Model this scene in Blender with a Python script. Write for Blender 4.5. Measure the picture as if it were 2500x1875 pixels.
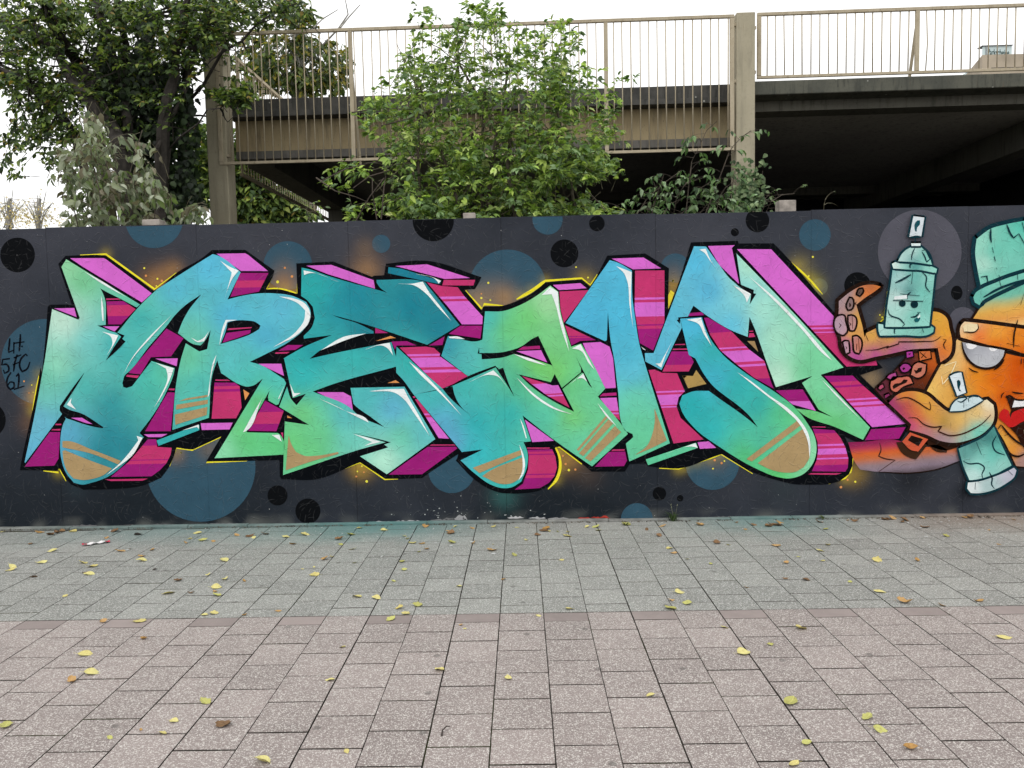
import bpy, bmesh, math, random
import numpy as np
from mathutils import Vector, Matrix, noise
from mathutils.geometry import delaunay_2d_cdt

random.seed(7)
rng = np.random.default_rng(7)
for o in list(bpy.data.objects):
    bpy.data.objects.remove(o, do_unlink=True)
scene = bpy.context.scene
COL = scene.collection

# ---------------------------------------------------------------- camera
FPX, CX, CY = 1878.0, 1250.0, 937.5          # focal length and centre in photo pixels (2500 x 1875)
PITCH, ROLL, YAW, CAMD, CAMH = -.06912391, -.01987033, -.02296926, 6.30277238, 1.58348954
_cy, _sy = math.cos(YAW), math.sin(YAW)
FWD = np.array([_sy*math.cos(PITCH), _cy*math.cos(PITCH), math.sin(PITCH)])
_r0 = np.array([_cy, -_sy, 0.0]); _u0 = np.cross(_r0, FWD)
RIGHT = _r0*math.cos(ROLL) + _u0*math.sin(ROLL)
UP = -_r0*math.sin(ROLL) + _u0*math.cos(ROLL)
CAMP = np.array([0, -CAMD, CAMH])
cam_d = bpy.data.cameras.new('camera')
cam = bpy.data.objects.new('camera', cam_d); COL.objects.link(cam)
M = Matrix.Identity(4)
for i in range(3):
    M[i][0], M[i][1], M[i][2], M[i][3] = RIGHT[i], UP[i], -FWD[i], CAMP[i]
cam.matrix_world = M
cam_d.sensor_fit = 'HORIZONTAL'; cam_d.sensor_width = 36.0
cam_d.lens = FPX/2500*36.0
cam_d.clip_start = .05; cam_d.clip_end = 2000
scene.camera = cam
scene.render.resolution_x, scene.render.resolution_y = 1024, 768

# ---------------------------------------------------------------- sky, sun, exposure
SUN_EL, SUN_AZ = math.radians(58), math.radians(200)   # high, from behind the camera, veiled by cloud
w = bpy.data.worlds.new('World'); scene.world = w; w.use_nodes = True
nt = w.node_tree; nt.nodes.clear()
sky = nt.nodes.new('ShaderNodeTexSky'); sky.sky_type = 'NISHITA'; sky.sun_disc = False
sky.sun_elevation = SUN_EL; sky.sun_rotation = SUN_AZ; sky.air_density = 1.0; sky.dust_density = 3.0
mixw = nt.nodes.new('ShaderNodeMix'); mixw.data_type = 'RGBA'
mixw.inputs[0].default_value = .88
mixw.inputs[7].default_value = (15.1, 15.0, 14.9, 1)     # even white cloud cover
bgw = nt.nodes.new('ShaderNodeBackground'); bgw.inputs[1].default_value = .10
outw = nt.nodes.new('ShaderNodeOutputWorld')
nt.links.new(sky.outputs[0], mixw.inputs[6]); nt.links.new(mixw.outputs[2], bgw.inputs[0])
nt.links.new(bgw.outputs[0], outw.inputs[0])
sun_d = bpy.data.lights.new('sun', 'SUN'); sun_d.energy = .9; sun_d.angle = math.radians(25)
sun_d.color = (1.0, .97, .93)
sun = bpy.data.objects.new('sun', sun_d); COL.objects.link(sun)
_sd = Vector((math.sin(SUN_AZ)*math.cos(SUN_EL), math.cos(SUN_AZ)*math.cos(SUN_EL), math.sin(SUN_EL)))
sun.rotation_euler = _sd.to_track_quat('Z', 'Y').to_euler(); sun.location = (0, -8, 20)
vs = scene.view_settings
vs.view_transform = 'Standard'; vs.look = 'None'; vs.gamma = 1; vs.use_curve_mapping = False
vs.exposure = 0.0

# ---------------------------------------------------------------- helpers
def ray(x, y):
    return FWD + RIGHT*((x-CX)/FPX) - UP*((y-CY)/FPX)
def at(x, y, Y):                       # photo pixel -> point of the vertical plane at depth Y
    d = ray(x, y); t = (Y - CAMP[1])/d[1]
    return CAMP + d*t
def ground(x, y, Z=0.0):               # photo pixel -> point of the ground
    d = ray(x, y); t = (Z - CAMP[2])/d[2]
    return CAMP + d*t
def project(P):
    d = np.asarray(P, float) - CAMP; z = d@FWD
    return CX + FPX*(d@RIGHT)/z, CY - FPX*(d@UP)/z, z
def lin(c):
    r = []
    for v in c[:3]:
        v /= 255.0
        r.append(v/12.92 if v <= .04045 else ((v+.055)/1.055)**2.4)
    return r
def tag(o, label=None, cat=None, group=None, kind=None):
    if label: o['label'] = label
    if cat: o['category'] = cat
    if group: o['group'] = group
    if kind: o['kind'] = kind
    return o
def link(name, me, parent=None):
    o = bpy.data.objects.new(name, me); COL.objects.link(o)
    if parent is not None: o.parent = parent
    return o
def empty(name, loc=(0, 0, 0), rz=0.0, parent=None):
    o = bpy.data.objects.new(name, None); COL.objects.link(o)
    o.location = loc; o.rotation_euler = (0, 0, rz); o.empty_display_size = .2
    if parent is not None: o.parent = parent
    return o
def mesh_from(name, verts, faces, mat, parent=None, cols=None, smooth=False):
    me = bpy.data.meshes.new(name)
    me.from_pydata([tuple(map(float, v)) for v in verts], [], [tuple(map(int, f)) for f in faces])
    if cols is not None:
        a = me.color_attributes.new('paint', 'FLOAT_COLOR', 'POINT')
        c = np.ones((len(verts), 4), np.float32); c[:, :3] = np.asarray(cols, np.float32)[:, :3]
        a.data.foreach_set('color', c.ravel())
    if mat: me.materials.append(mat)
    if smooth: me.polygons.foreach_set('use_smooth', [True]*len(me.polygons))
    me.update()
    return link(name, me, parent)
class MB:                              # collects boxes and tubes into one mesh
    def __init__(s): s.v = []; s.f = []; s.c = []
    def add(s, vs_, fs_, col=None):
        b = len(s.v); s.v += [tuple(v) for v in vs_]; s.f += [tuple(i+b for i in f) for f in fs_]
        if col is not None: s.c += [col]*len(vs_)
    def box(s, lo, hi, bev=0.0):
        x0, y0, z0 = lo; x1, y1, z1 = hi
        if bev <= 0:
            s.add([(x0,y0,z0),(x1,y0,z0),(x1,y1,z0),(x0,y1,z0),(x0,y0,z1),(x1,y0,z1),(x1,y1,z1),(x0,y1,z1)],
                  [(0,3,2,1),(4,5,6,7),(0,1,5,4),(1,2,6,5),(2,3,7,6),(3,0,4,7)])
        else:
            bm = bmesh.new(); bmesh.ops.create_cube(bm, size=1)
            for v in bm.verts:
                v.co = Vector((x0+(v.co.x+.5)*(x1-x0), y0+(v.co.y+.5)*(y1-y0), z0+(v.co.z+.5)*(z1-z0)))
            bmesh.ops.bevel(bm, geom=list(bm.edges), offset=bev, segments=1, affect='EDGES')
            bm.verts.index_update()
            s.add([tuple(v.co) for v in bm.verts], [tuple(v.index for v in f.verts) for f in bm.faces]); bm.free()
    def tube(s, pts, rad, n=6, col=None, cap=True):
        pts = [np.asarray(p, float) for p in pts]
        if np.isscalar(rad): rad = [rad]*len(pts)
        rings = []; up = np.array([.13, .29, .95])
        for i, p in enumerate(pts):
            t = pts[min(i+1, len(pts)-1)] - pts[max(i-1, 0)]
            t = t/(np.linalg.norm(t)+1e-9)
            a = np.cross(t, up)
            if np.linalg.norm(a) < .05: a = np.cross(t, np.array([1., 0, 0]))
            a /= np.linalg.norm(a); b = np.cross(t, a)
            rings.append([p + rad[i]*(a*math.cos(2*math.pi*k/n) + b*math.sin(2*math.pi*k/n)) for k in range(n)])
        vs_ = [q for r in rings for q in r]; fs_ = []
        for i in range(len(pts)-1):
            for k in range(n):
                fs_.append((i*n+k, i*n+(k+1) % n, (i+1)*n+(k+1) % n, (i+1)*n+k))
        if cap:
            fs_.append(tuple(range(n-1, -1, -1))); fs_.append(tuple((len(pts)-1)*n+k for k in range(n)))
        s.add(vs_, fs_, col)
    def build(s, name, mat, parent=None, smooth=False):
        return mesh_from(name, s.v, s.f, mat, parent, s.c if s.c else None, smooth)

# ---------------------------------------------------------------- materials
class NT:
    def __init__(s, name, rough=.7, spec=.3):
        s.m = bpy.data.materials.new(name); s.m.use_nodes = True
        s.t = s.m.node_tree; s.b = s.t.nodes['Principled BSDF']
        s.b.inputs['Roughness'].default_value = rough
        s.b.inputs['Specular IOR Level'].default_value = spec
    def n(s, typ, **kw):
        nd = s.t.nodes.new('ShaderNode'+typ)
        for k, v in kw.items(): setattr(nd, k, v)
        return nd
    def set(s, sock, v):
        if isinstance(v, bpy.types.NodeSocket): s.t.links.new(v, sock)
        elif v is not None: sock.default_value = v
    def math(s, op, a, b=None, c=None, clamp=False):
        nd = s.n('Math', operation=op); nd.use_clamp = clamp
        s.set(nd.inputs[0], a); s.set(nd.inputs[1], b); s.set(nd.inputs[2], c)
        return nd.outputs[0]
    def vmath(s, op, a, b=None):
        nd = s.n('VectorMath', operation=op); s.set(nd.inputs[0], a); s.set(nd.inputs[1], b)
        return nd.outputs['Value'] if op in ('LENGTH', 'DOT_PRODUCT', 'DISTANCE') else nd.outputs[0]
    def mix(s, fac, a, b, blend='MIX'):
        nd = s.n('Mix', data_type='RGBA', blend_type=blend); s.set(nd.inputs[0], fac)
        for i, v in ((6, a), (7, b)):
            if isinstance(v, (tuple, list)): v = tuple(v[:3])+(1,)
            s.set(nd.inputs[i], v)
        return nd.outputs[2]
    def ss(s, x, lo, hi, a=0.0, b=1.0):
        nd = s.n('MapRange', interpolation_type='SMOOTHSTEP'); s.set(nd.inputs[0], x)
        for i, v in enumerate((lo, hi, a, b)): nd.inputs[i+1].default_value = v
        return nd.outputs[0]
    def noise(s, vec, scale, detail=3, rough=.55, dim='3D'):
        nd = s.n('TexNoise', noise_dimensions=dim); s.set(nd.inputs['Vector'], vec)
        nd.inputs['Scale'].default_value = scale; nd.inputs['Detail'].default_value = detail
        nd.inputs['Roughness'].default_value = rough
        return nd.outputs[0]
    def pos(s): return s.n('NewGeometry').outputs['Position']
    def obj(s): return s.n('TexCoord').outputs['Object']
    def scale(s, vec, v):
        nd = s.n('VectorMath', operation='MULTIPLY'); s.set(nd.inputs[0], vec); nd.inputs[1].default_value = v
        return nd.outputs[0]
    def bump(s, h, strength=.3, dist=.01):
        nd = s.n('Bump'); nd.inputs['Strength'].default_value = strength; nd.inputs['Distance'].default_value = dist
        s.set(nd.inputs['Height'], h); s.t.links.new(nd.outputs[0], s.b.inputs['Normal'])
        return nd
    def color(s, v):
        if isinstance(v, (tuple, list)): v = tuple(v[:3])+(1,)
        s.set(s.b.inputs['Base Color'], v)

def simple(name, col, rough=.8, var=.25, scale=8, bump=.15, bscale=40, bdist=.004, metal=0):
    k = NT(name, rough); p = k.pos(); n1 = k.noise(p, scale, 5)
    dark = tuple(c*(1-var) for c in col); lite = tuple(min(1, c*(1+var)) for c in col)
    k.color(k.mix(k.ss(n1, .3, .7), dark, lite))
    if bump: k.bump(k.noise(p, bscale, 4), bump, bdist)
    k.b.inputs['Metallic'].default_value = metal
    return k.m

def strands(k, vec2, scale, seed):     # short raised ridges lying in every direction (pressed wood strands)
    off = k.n('VectorMath', operation='ADD'); k.set(off.inputs[0], vec2); off.inputs[1].default_value = (seed*3.7, seed*1.3, seed*9.1)
    vo = k.n('TexVoronoi', feature='F1', voronoi_dimensions='2D'); k.set(vo.inputs['Vector'], off.outputs[0])
    vo.inputs['Scale'].default_value = scale; vo.inputs['Randomness'].default_value = 1.0
    loc = k.vmath('SUBTRACT', off.outputs[0], vo.outputs['Position'])
    sep = k.n('SeparateXYZ'); k.set(sep.inputs[0], loc)
    cs = k.n('SeparateColor'); k.set(cs.inputs[0], vo.outputs['Color'])
    ang = k.math('MULTIPLY', cs.outputs[0], math.pi)
    ca, sa = k.math('COSINE', ang), k.math('SINE', ang)
    u = k.math('ADD', k.math('MULTIPLY', sep.outputs[0], ca), k.math('MULTIPLY', sep.outputs[1], sa))
    v = k.math('SUBTRACT', k.math('MULTIPLY', sep.outputs[1], ca), k.math('MULTIPLY', sep.outputs[0], sa))
    vv = k.math('ADD', v, k.math('MULTIPLY', k.math('MULTIPLY', u, u), k.math('MULTIPLY', k.math('SUBTRACT', cs.outputs[1], .5), 14.0)))
    wv = k.math('MULTIPLY_ADD', cs.outputs[2], .0022, .0012)
    g = k.math('DIVIDE', vv, wv)
    ridge = k.math('EXPONENT', k.math('MULTIPLY', k.math('MULTIPLY', g, g), -1.0))
    lim = k.ss(k.math('ABSOLUTE', u), .10/scale*2.2, .24/scale*2.2, 1, 0)
    on = k.ss(cs.outputs[1], .35, .55)
    return k.math('MULTIPLY', k.math('MULTIPLY', ridge, lim), on)

def paint_material(name='sprayed_paint', rough=.62):
    k = NT(name, rough, .03)
    a = k.n('Attribute'); a.attribute_name = 'paint'
    p = k.pos(); sep = k.n('SeparateXYZ'); k.set(sep.inputs[0], p)
    cmb = k.n('CombineXYZ'); k.set(cmb.inputs[0], sep.outputs[0]); k.set(cmb.inputs[1], sep.outputs[2])
    v2 = cmb.outputs[0]
    n1 = k.noise(v2, 6, 5, .6, '2D'); n2 = k.noise(v2, 160, 3, .6, '2D')
    f = k.math('MULTIPLY_ADD', k.math('SUBTRACT', n1, .5), .34, 1.0)
    f = k.math('ADD', f, k.math('MULTIPLY', k.math('SUBTRACT', n2, .5), .22))
    col = k.mix(1.0, a.outputs['Color'], f, 'MULTIPLY')
    s1, s2, s3 = strands(k, v2, 13, 1), strands(k, v2, 19, 2), strands(k, v2, 9, 3)
    hs = k.math('ADD', k.math('ADD', s1, k.math('MULTIPLY', s2, .8)), s3)
    # grey mixed into the strand crests: light on the ridges put into the colour
    col = k.mix(k.math('MULTIPLY', hs, .055, clamp=True), col, (.42, .43, .44))
    k.color(col)
    # joints between boards
    xs = k.math('DIVIDE', k.math('ADD', sep.outputs[0], 1.456+1.247*20), 1.247)
    fr = k.math('ABSOLUTE', k.math('SUBTRACT', k.math('FRACT', k.math('ADD', xs, .5)), .5))
    jn = k.ss(k.math('MULTIPLY', fr, 1.247), .001, .0045, -1.0, 0)
    sw = k.noise(k.scale(v2, (1, 1, 1)), 24, 4, .6, '2D'); grain = k.noise(v2, 130, 4, .65, '2D')
    h = k.math('ADD', k.math('MULTIPLY', hs, .9), k.math('ADD', k.math('MULTIPLY', sw, .9), k.math('ADD', k.math('MULTIPLY', grain, .55), jn)))
    k.bump(h, .68, .0048)
    k.set(k.b.inputs['Roughness'], k.math('MULTIPLY_ADD', n1, .25, rough-.12))
    return k.m
PAINT = paint_material()
EW = 1.07                              # light falling on the wall, to turn seen colours into paint colours
def pc(c):                             # colour of the paint from the colour it shows in daylight
    return [min(.86, v/EW) for v in lin(c)]
# ================================================================ the painted hoarding
T = {'A': (0, 550), 'B': (0, 875), 'C': (400, 550), 'D': (400, 875), 'E': (800, 550), 'F': (800, 875),
     'G': (1200, 550), 'H': (1200, 875), 'I': (1600, 550), 'J': (1600, 875), 'K': (2000, 500), 'L': (2000, 875)}
ZS = 4.424
WALL_H = 2.5
def pts(s):                            # "A x,y x,y B x,y" -> photo pixels
    t = 'A'; out = []
    for k in s.split():
        if k in T: t = k
        else:
            x, y = k.split(','); out.append((float(x)/ZS+T[t][0], float(y)/ZS+T[t][1]))
    return out
def rounded(P, thr=40, step=5.0, closed=True):   # curve through gentle corners, keep sharp ones
    P = [p for i, p in enumerate(P) if i == 0 or math.dist(p, P[i-1]) > .4]
    if closed and math.dist(P[0], P[-1]) < .4: P = P[:-1]
    n = len(P); P = [np.array(p) for p in P]; tan = [None]*n
    for i in range(n):
        if not closed and i in (0, n-1): continue
        a, b, c = P[i-1], P[i], P[(i+1) % n]
        u, v = b-a, c-b; lu, lv = np.linalg.norm(u), np.linalg.norm(v)
        if (u@v)/(lu*lv+1e-9) > math.cos(math.radians(thr)):
            t = u/lu*lv + v/lv*lu; tan[i] = t/(np.linalg.norm(t)+1e-9)
    out = []
    for i in range(n if closed else n-1):
        a, b = P[i], P[(i+1) % n]; L = np.linalg.norm(b-a); d = (b-a)/(L+1e-9)
        ta, tb = tan[i], tan[(i+1) % n]
        if ta is None and tb is None: out.append(a); continue
        ta = d if ta is None else ta; tb = d if tb is None else tb
        m = max(1, int(L/step))
        for k in range(m):
            t = k/m
            out.append((2*t**3-3*t*t+1)*a + (t**3-2*t*t+t)*L*ta + (-2*t**3+3*t*t)*b + (t**3-t*t)*L*tb)
    if not closed: out.append(P[-1])
    return out
def on_wall(P):
    o = []
    for x, y in P:
        q = at(x, y, 0.0); o.append((q[0], min(max(q[2], .012), WALL_H-.003)))
    return o
def inside(q, poly):
    poly = np.asarray(poly); x, y = q[:, 0], q[:, 1]; c = np.zeros(len(q), bool)
    j = len(poly)-1
    for i in range(len(poly)):
        xi, yi = poly[i]; xj, yj = poly[j]
        if abs(yj-yi) > 1e-12:
            c ^= ((yi > y) != (yj > y)) & (x < (xj-xi)*(y-yi)/(yj-yi)+xi)
        j = i
    return c
def fill(poly, grid=None):             # triangulate a wall-plane outline, with inner points for colour blends
    P = [tuple(p) for p in poly]; vs_ = [Vector(p) for p in P]
    ed = [(i, (i+1) % len(P)) for i in range(len(P))]
    if grid:
        a = np.asarray(P); lo, hi = a.min(0), a.max(0)
        gx, gy = np.meshgrid(np.arange(lo[0]+grid*.37, hi[0], grid), np.arange(lo[1]+grid*.41, hi[1], grid))
        q = np.stack([gx.ravel(), gy.ravel()], 1)
        if len(q): vs_ += [Vector(p) for p in q[inside(q, P)]]
    r = delaunay_2d_cdt(vs_, ed, [], 1, 1e-5)
    return [(v.x, v.y) for v in r[0]], [tuple(f) for f in r[2]]
MIR = False; XM = 2000+2230/4.424; XW = at(XM, 900, 0)[0]   # the head goes on past the picture edge: drawn symmetric about this line
class Paint:                           # one layer of paint, gathered into one mesh
    def __init__(s, y): s.y = -y; s.v = []; s.f = []; s.c = []; s.g = []; s.hold = False
    def mark(s):
        if not s.hold: s.g.append((len(s.v), len(s.f)))
    def poly(s, P, col, smooth=40, grid=None, closed=True, raw=False):
        # P photo pixels; col: an rgb, or a function (n,2 wall x z)->(n,3) linear
        if smooth: P = rounded(P, smooth)
        if MIR:
            globals()['MIR'] = False
            s.poly([(2*XM-p[0], p[1]-.0222*2*(XM-p[0])*(1 if p[1] < 900 else .7)) for p in P][::-1], (lambda v: col(np.stack([2*XW-v[:, 0], v[:, 1]], 1))) if callable(col) else col, 0, grid)
            globals()['MIR'] = True
        W = P if raw else on_wall(P)
        W = [p for i, p in enumerate(W) if i == 0 or math.dist(p, W[i-1]) > 4e-4]
        if len(W) < 3: return
        s.mark()
        v, f = fill(W, grid if callable(col) else None)
        if callable(col): c = col(np.asarray(v))
        else: c = np.tile(pc(col), (len(v), 1))
        b = len(s.v)
        # every face looks out of the wall (towards -y)
        for t in f:
            a = [v[i] for i in t]
            ar = sum(a[i][0]*a[(i+1) % len(a)][1]-a[(i+1) % len(a)][0]*a[i][1] for i in range(len(a)))
            s.f.append(tuple(i+b for i in (t if ar > 0 else t[::-1])))
        s.v += [(x, s.y, z) for x, z in v]; s.c += [list(q) for q in c]
    def line(s, P, wd, col, taper=(1, 1), smooth=60):
        P = [np.array(p) for p in (rounded(P, smooth, 4, False) if smooth else P)]
        if MIR:
            globals()['MIR'] = False
            s.line([(2*XM-p[0], p[1]-.0222*2*(XM-p[0])*(1 if p[1] < 900 else .7)) for p in P], wd, col, taper, 0)
            globals()['MIR'] = True
        L = []; R = []; n = len(P); s.mark()
        for i, p in enumerate(P):
            t = P[min(i+1, n-1)]-P[max(i-1, 0)]; t = t/(np.linalg.norm(t)+1e-9); nn = np.array([-t[1], t[0]])
            a = i/max(1, n-1); h = wd*.5*min(1, taper[0]+(1-taper[0])*a*4)*min(1, taper[1]+(1-taper[1])*(1-a)*4)
            L.append(p+nn*h); R.append(p-nn*h)
        for i in range(n-1):
            if abs(P[i][0]-XM) < .6 and abs(P[i+1][0]-XM) < .6: continue
            q = on_wall([L[i], L[i+1], R[i+1], R[i]]); b = len(s.v)
            ar = sum(q[k][0]*q[(k+1) % 4][1]-q[(k+1) % 4][0]*q[k][1] for k in range(4))
            s.v += [(x, s.y, z) for x, z in q]; s.c += [pc(col)]*4
            s.f.append((b, b+1, b+2, b+3) if ar > 0 else (b+3, b+2, b+1, b))
    def dot(s, c, r, col, n=20, sq=1.0, wob=0.0):
        ph = random.random()*6
        s.poly([(c[0]+r*(1+wob*math.sin(3*a+ph))*math.cos(a), c[1]+r*sq*(1+wob*math.sin(2*a+ph))*math.sin(a)) for a in [2*math.pi*k/n for k in range(n)]], col, 0)
    def build(s, name, parent):
        return mesh_from(name, s.v, s.f, PAINT, parent, s.c)
    def split(s, name, parent, rest=None):       # every painted piece an object of its own
        res = []; g = s.g+[(len(s.v), len(s.f))]
        for i in range(len(s.g)):
            (v0, f0), (v1, f1) = g[i], g[i+1]
            if v1 > v0 and f1 > f0:
                nm = name if (i == 0 or rest is None) else rest
                pa = parent if (i == 0 or rest is None) else res[0]
                res.append(mesh_from(nm, s.v[v0:v1], [tuple(k-v0 for k in f) for f in s.f[f0:f1]], PAINT, pa, s.c[v0:v1]))
        return res
def blend(spec, power=2.4, eps=.09):            # soft sprayed colour fields from "tile x,y r,g,b ..." points
    C = []; K = []; t = 'A'; tok = spec.split(); i = 0
    while i < len(tok):
        if tok[i] in T: t = tok[i]; i += 1; continue
        x, y = map(float, tok[i].split(',')); q = at(x/ZS+T[t][0], y/ZS+T[t][1], 0); C.append((q[0], q[2]))
        K.append(pc([float(v) for v in tok[i+1].split(',')])); i += 2
    C = np.array(C); K = np.array(K)
    def fn(v):
        d = np.linalg.norm(v[:, None, :]-C[None], axis=2)
        wgt = 1/(d**power+eps**power)
        return (wgt[:, :, None]*K[None]).sum(1)/wgt.sum(1)[:, None]
    return fn
def bands(paint, P, spec, tilt=-.02):  # crisp horizontal colour bars: [(y_tile_from, rgb), ...] in tile of the first point
    tile = P.split()[0]; oy = T[tile][1]; poly = pts(P)
    x0 = sum(p[0] for p in poly)/len(poly)
    def clip(pl, yv, keep_below):
        o = []; g = lambda p: (p[1]-(yv+tilt*(p[0]-x0)))*(1 if keep_below else -1)
        for i in range(len(pl)):
            a, b = pl[i], pl[(i+1) % len(pl)]; ga, gb = g(a), g(b)
            if ga >= 0: o.append(a)
            if (ga > 0) != (gb > 0) and abs(ga-gb) > 1e-9:
                t = ga/(ga-gb); o.append((a[0]+(b[0]-a[0])*t, a[1]+(b[1]-a[1])*t))
        return o
    paint.mark(); paint.hold = True
    for i, (y, c) in enumerate(spec):
        q = poly
        if i > 0: q = clip(q, y/ZS+oy, True)
        if i+1 < len(spec) and len(q) > 2: q = clip(q, spec[i+1][0]/ZS+oy, False)
        if len(q) > 2: paint.poly(q, c, 0)
    paint.hold = False

PINK, MAG, CRIM = (216, 108, 208), (158, 32, 120), (196, 56, 112)
BLACK, TAN, ORANGE, YEL = (9, 12, 17), (174, 148, 106), (226, 152, 88), (240, 226, 52)
WHITE = (238, 246, 246); TEAL = (58, 176, 178); TEALD = (32, 124, 146); GREEN = (98, 200, 155)
BLUE = (54, 86, 104); GREYC = (92, 92, 102)

wall = tag(empty('graffiti_hoarding'), 'dark grey board hoarding sprayed with big turquoise and pink graffiti lettering', 'hoarding')

GLOW = []   # overspray clouds: centre, radius (m), rgb, strength
for s in ('A 1680,640 260 210,150,75 .85|A 1780,520 160 170,125,85 .5|B 390,420 190 230,165,60 .9|B 330,700 200 150,110,75 .6|C 1300,640 230 215,150,70 .95|C 1300,450 200 130,110,90 .5'
          '|C 110,480 170 190,140,80 .7|E 420,500 260 200,150,95 .75|E 400,240 170 150,120,85 .5|E 1620,820 270 205,160,100 .9|E 1800,700 260 150,120,90 .45|G 150,800 230 215,160,85 .9|G 1000,590 170 190,160,60 .7'
          '|G 1960,650 180 200,160,60 .95|G 1960,500 170 140,110,90 .5|I 1560,440 190 165,150,90 .8|I 1700,640 170 200,190,60 .7|I 1760,760 160 120,105,60 .4|B 1900,1040 170 180,130,75 .8|D 480,980 200 165,130,90 .7|D 2120,1180 190 205,165,70 .8'
          '|F 380,1170 190 190,150,65 .8|H 830,1080 230 205,155,80 .9|H 1050,1250 240 110,90,75 .5|J 660,1090 190 150,120,80 .7|J 2140,1240 200 190,150,60 .8|L 400,1250 200 150,125,60 .5|L 560,230 180 190,160,115 .85'
          '|F 1900,1480 220 70,130,125 .5|H 150,1480 230 60,115,112 .5|B 820,1420 180 55,70,78 .5|J 1400,1400 300 42,62,60 .4'
          '|L 1000,1300 330 12,13,15 .9|L 1560,1440 180 10,16,22 .9|L 2180,1280 160 14,13,14 .8|K 330,1000 150 35,34,36 .5|K 2060,420 300 60,66,70 .3').split('|'):
    tl, xy, r, c, st = s.split()
    x, y = map(float, xy.split(',')); q = at(x/ZS+T[tl][0], y/ZS+T[tl][1], 0)
    GLOW.append((q[0], q[2], float(r)/ZS/296.*.80, np.array(pc([float(v)*.92 for v in c.split(',')])), float(st)*.62))
RIMS = (('A 866,322 1145,312 1670,690 1905,512', 4.6), ('C 1165,575 1110,688 1230,686 1442,735 1442,545', 4.6), ('E 1490,705 1662,905 1690,852 1900,868', 6),
              ('E 2040,800 2212,702 G 580,600 975,572 1066,645 1145,530', 7.5), ('I 1460,395 1640,560 1805,745', 4.5),
              ('A 425,1640 B 425,170 378,430 345,640', 4), ('B 470,1214 632,1232 640,1180 715,1325', 4.6), ('B 1832,1165 1902,965 D 305,985 622,845 465,1122 900,1107', 6),
              ('D 1800,1247 2120,1118 F 620,1302 760,1302', 5.5), ('H 975,1142 735,958 692,958 735,1090 740,1180 700,1310 610,1412', 7), ('H 1810,1186 2020,1196 J 255,1194 710,1037 1050,1245', 5),
              ('J 1870,1356 2050,1292 2112,1212 2138,1060', 4.4), ('K 615,1300 700,1230 735,930', 4), ('K 1385,1300 1420,1480 1480,1420', 4))
for s, wd in RIMS:                     # soft yellow mist along the rim line
    R_ = rounded(pts(s), 25, 14, False)
    for x, y in R_[1:-1:2]:
        q = at(x, y, 0); GLOW.append((q[0], q[2], .062, np.array(pc((205, 180, 62))), .30))
G0, G1, G2 = np.array(pc((48, 52, 60))), np.array(pc((69, 71, 79))), np.array(pc((32, 38, 44)))
def ground_coat(v):
    out = np.empty((len(v), 3))
    for i, (x, z) in enumerate(v):
        a = noise.noise((x*1.1, z*1.3, 3.1)); b = noise.noise((x*.6+9, z*.8, 8.4)); f = noise.noise((x*4, z*4, 1.7))
        top = min(1, max(0, (z-1.2)/1.2))
        t = min(1, max(0, .22+.55*a+.2*f+.35*top)); u = min(1, max(0, .35+.9*b-.45*top+.5*max(0, .5-z)))
        c = G0+(G1-G0)*t; c = c+(G2-c)*u
        sp_ = max(0, 1-z/.11)*max(0, .08+noise.noise((x*7, z*9, 5.5)))
        out[i] = c+(np.array(pc((112, 114, 110)))-c)*min(.8, sp_)
    for gx, gz, r, c, st in GLOW:
        d2 = ((v[:, 0]-gx)**2+(v[:, 1]-gz)**2)/(r*r)
        k = (st*np.exp(-d2*1.6))[:, None]
        out = out*(1-k)+c*k
    return out
def circle_coat(rgb, th=.55):
    base = np.array(pc(rgb))
    def fn(v):
        g = ground_coat(v); out = np.tile(base, (len(v), 1))
        for gx, gz, r, c, st in GLOW:
            d2 = ((v[:, 0]-gx)**2+(v[:, 1]-gz)**2)/(r*r)
            k = (.8*st*np.exp(-d2*1.6))[:, None]; out = out*(1-k)+c*k
        return out*.93+g*.07
    return fn

# boards: each a panel of its own, 2.5 m high, with a dense sheet for the sprayed ground coat
raw_wood = simple('weathered_board_edge', (.12, .10, .08), .9)
for bi in range(-4, 7):
    x0 = -1.456+1.247*bi; x1 = x0+1.247; x0 += .0006; x1 -= .0006
    dz = .004*math.sin(bi*2.3)
    nx, nz = 50, 100
    xs = np.linspace(x0, x1, nx+1); zs = np.linspace(.010, WALL_H+dz, nz+1)
    X, Z = np.meshgrid(xs, zs); v = np.stack([X.ravel(), Z.ravel()], 1)
    c = ground_coat(v); V = [(a, 0.0, b) for a, b in v]
    F = [(j*(nx+1)+i, j*(nx+1)+i+1, (j+1)*(nx+1)+i+1, (j+1)*(nx+1)+i) for j in range(nz) for i in range(nx)]
    b0 = len(V); zt = WALL_H+dz
    V += [(x0, .02, .01), (x1, .02, .01), (x1, .02, zt), (x0, .02, zt)]
    i00, i10, i11, i01 = 0, nx, nz*(nx+1)+nx, nz*(nx+1)
    F += [(b0+1, b0, b0+3, b0+2)]
    F += [tuple([b0+3] + [nz*(nx+1)+i for i in range(nx+1)] + [b0+2])]
    F += [tuple([b0] + [j*(nx+1) for j in range(nz, -1, -1)][::-1][:] + [b0+3])[::-1]]
    F += [tuple([b0+1, b0+2] + [j*(nx+1)+nx for j in range(nz, -1, -1)])]
    c = np.vstack([c, np.tile(pc((90, 88, 90)), (4, 1))])
    mesh_from('board', V, F, PAINT, wall, c)

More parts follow.
